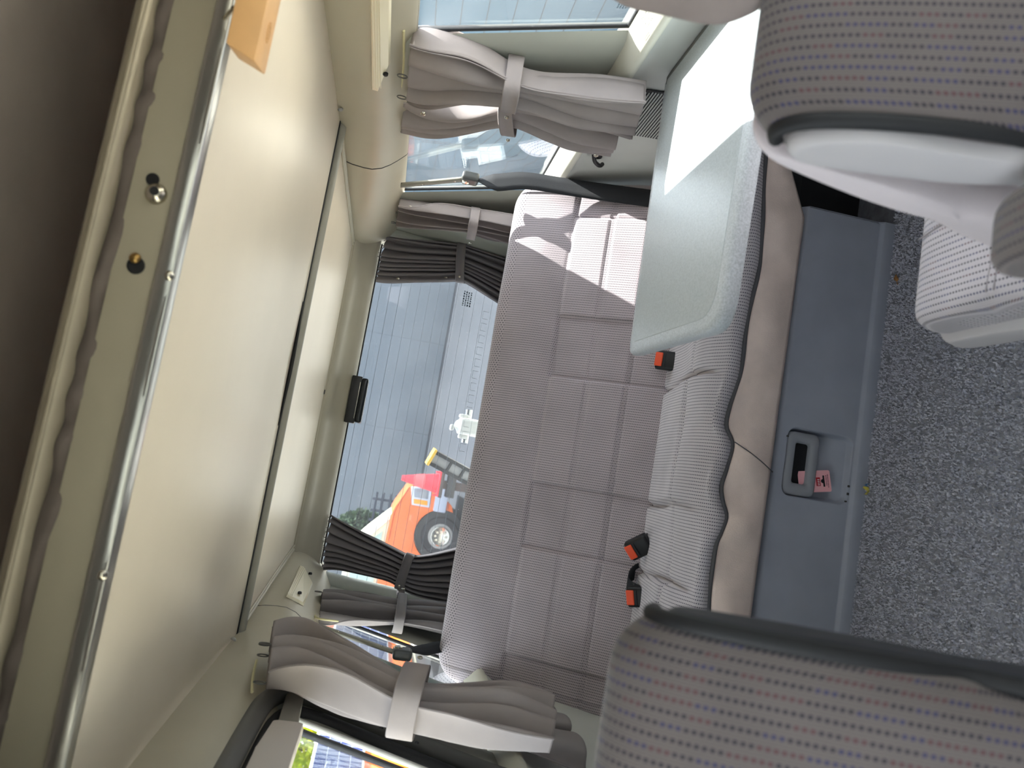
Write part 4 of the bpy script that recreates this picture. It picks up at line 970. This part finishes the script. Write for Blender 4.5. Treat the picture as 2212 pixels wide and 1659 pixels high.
def front_seat(label,x0,x1,arm,dz=0,group='front seats seen beside the camera'):
    t=thing('front_seat',label,'seat',((x0+x1)/2,.45,0),group)
    # backrest leans away from the camera
    prof=[(.36,.40),(.40,.50),(.435,.62),(.475,.76+dz*.7),(.515,.87+dz),(.545,.912+dz),(.575,.915+dz),(.59,.88+dz),(.575,.74+dz*.7),(.545,.58),(.51,.44),(.45,.37)]
    shell_box('backrest',prof,x0,x1,FRONT,t,rb=.045)
    xin=x1 if arm<0 else x0; s=1 if arm<0 else -1
    Pf=spline([(a,b,0) for a,b in prof],80)[:,:2]; c=Pf.mean(0); ring=[]
    for p in Pf[2:46]:
        d=p-c; L=np.linalg.norm(d); ring.append((xin-s*.004,*(p-d/L*.026)))
    tube('piping',ring,.0068,DARKRUB,t,10)
    sp=[]
    for p in Pf[::7]:
        d=p-c; L=np.linalg.norm(d); sp.append(tuple(p-d/L*.036))
    pr=.012 if arm>0 else .003
    shell_box('side_shell',sp,min(xin-s*.05,xin+s*pr),max(xin-s*.05,xin+s*pr),SHELL if arm>0 else mat('dark_seat_side',(44,46,52),.6),t,rb=.012,nx=6)
    cpf=[(-.06,.36),(-.07,.42),(-.03,.465),(.1,.462),(.3,.44),(.42,.43),(.44,.38),(.40,.34),(.2,.32),(.0,.33)]
    shell_box('seat_cushion',cpf,x0,x1,FRONT,t,rb=.045)
    box('seat_box',(x0+.04,-.02,.0),(x1-.04,.42,.34),BASE,t,.02)
    hx=(x0+x1)/2
    hpf=[(.535,.935),(.54,1.0),(.565,1.07),(.61,1.085),(.645,1.05),(.65,.98),(.63,.925),(.58,.905)]
    if arm>0: shell_box('headrest',[(y,z+dz*1.3) for y,z in hpf],hx-.132,hx+.150,mat('headrest_cloth',(158,146,142),.95,noise=.06,nscale=20,bump=.2,bscale=500),t,rb=.05)
    for dx in ((-.06,.06) if arm>0 else ()): tube('headrest_post',[(hx+dx,.575,.85+dz),(hx+dx,.59,.95+dz)],.006,STEEL,t,10)
    if arm>0:
        apf=[(.22,.635),(.21,.66),(.23,.685),(.35,.692),(.46,.692),(.515,.678),(.52,.645),(.45,.62),(.30,.615)]
        shell_box('armrest',apf,x0-.092,x0-.034,FRONT,t,rb=.016,nx=10)
        lathe('armrest_pivot',[(.022,0),(.022,.03),(.015,.034)],(x0-.002,.48,.655),(-1,0,0),SHELL,t,20)
    return t
front_seat('grey dotted front seat at the left, its plain edge against the carpet',-.545,-.082,-1)
front_seat('grey dotted front seat at the right beside the table, with armrest',.305,.80,1,-.048)
# rear-facing jump seat behind the right front seat
js=thing('jump_seat','light dotted rear-facing jump seat with pale plain backrest','seat',(.54,.75,0))
bpf=[(.61,.40),(.612,.52),(.610,.65),(.606,.76),(.602,.832),(.612,.843),(.63,.80),(.66,.70),(.69,.58),(.70,.48),(.69,.40),(.65,.375)]
shell_box('backrest',bpf,.312,.775,LAV,js,rb=.03)
cpf=[(.66,.36),(.65,.40),(.68,.425),(.76,.432),(.86,.433),(.94,.425),(.972,.40),(.975,.365),(.93,.345),(.8,.34)]
shell_box('seat_cushion',cpf,.292,.775,JUMP,js,rb=.03)
tube('cushion_seam',[(.285+.5*t,.80-.02*math.sin(t*3),.4328) for t in np.linspace(.05,.9,20)],.0012,mat('seam_thread',(150,146,150),.9),js,6)
tube('cushion_seam',[(.285+.5*t,.812-.02*math.sin(t*3),.4328) for t in np.linspace(.05,.9,20)],.0012,mat('seam_thread',(150,146,150),.9),js,6)
tube('cushion_seam',spline([(.42,.806,.434),(.425,.88,.434),(.42,.955,.424)],14),.0012,MATS['seam_thread'],js,6)
shell_box('seat_rim',[(.64,.325),(.63,.35),(.65,.375),(.80,.375),(.95,.37),(.982,.35),(.97,.32),(.8,.31)],.280,.785,SHELL,js,rb=.03)
for x in (.285,.745): prism('leg_bracket',[(x,.62,.33),(x,.80,.33),(x,.76,.26),(x,.68,.0),(x,.60,.0)],(.03,0,0),SHELL,js,.006)
box('leg_box',(.33,.46,0),(.73,.60,.33),BLACK,js,.01)
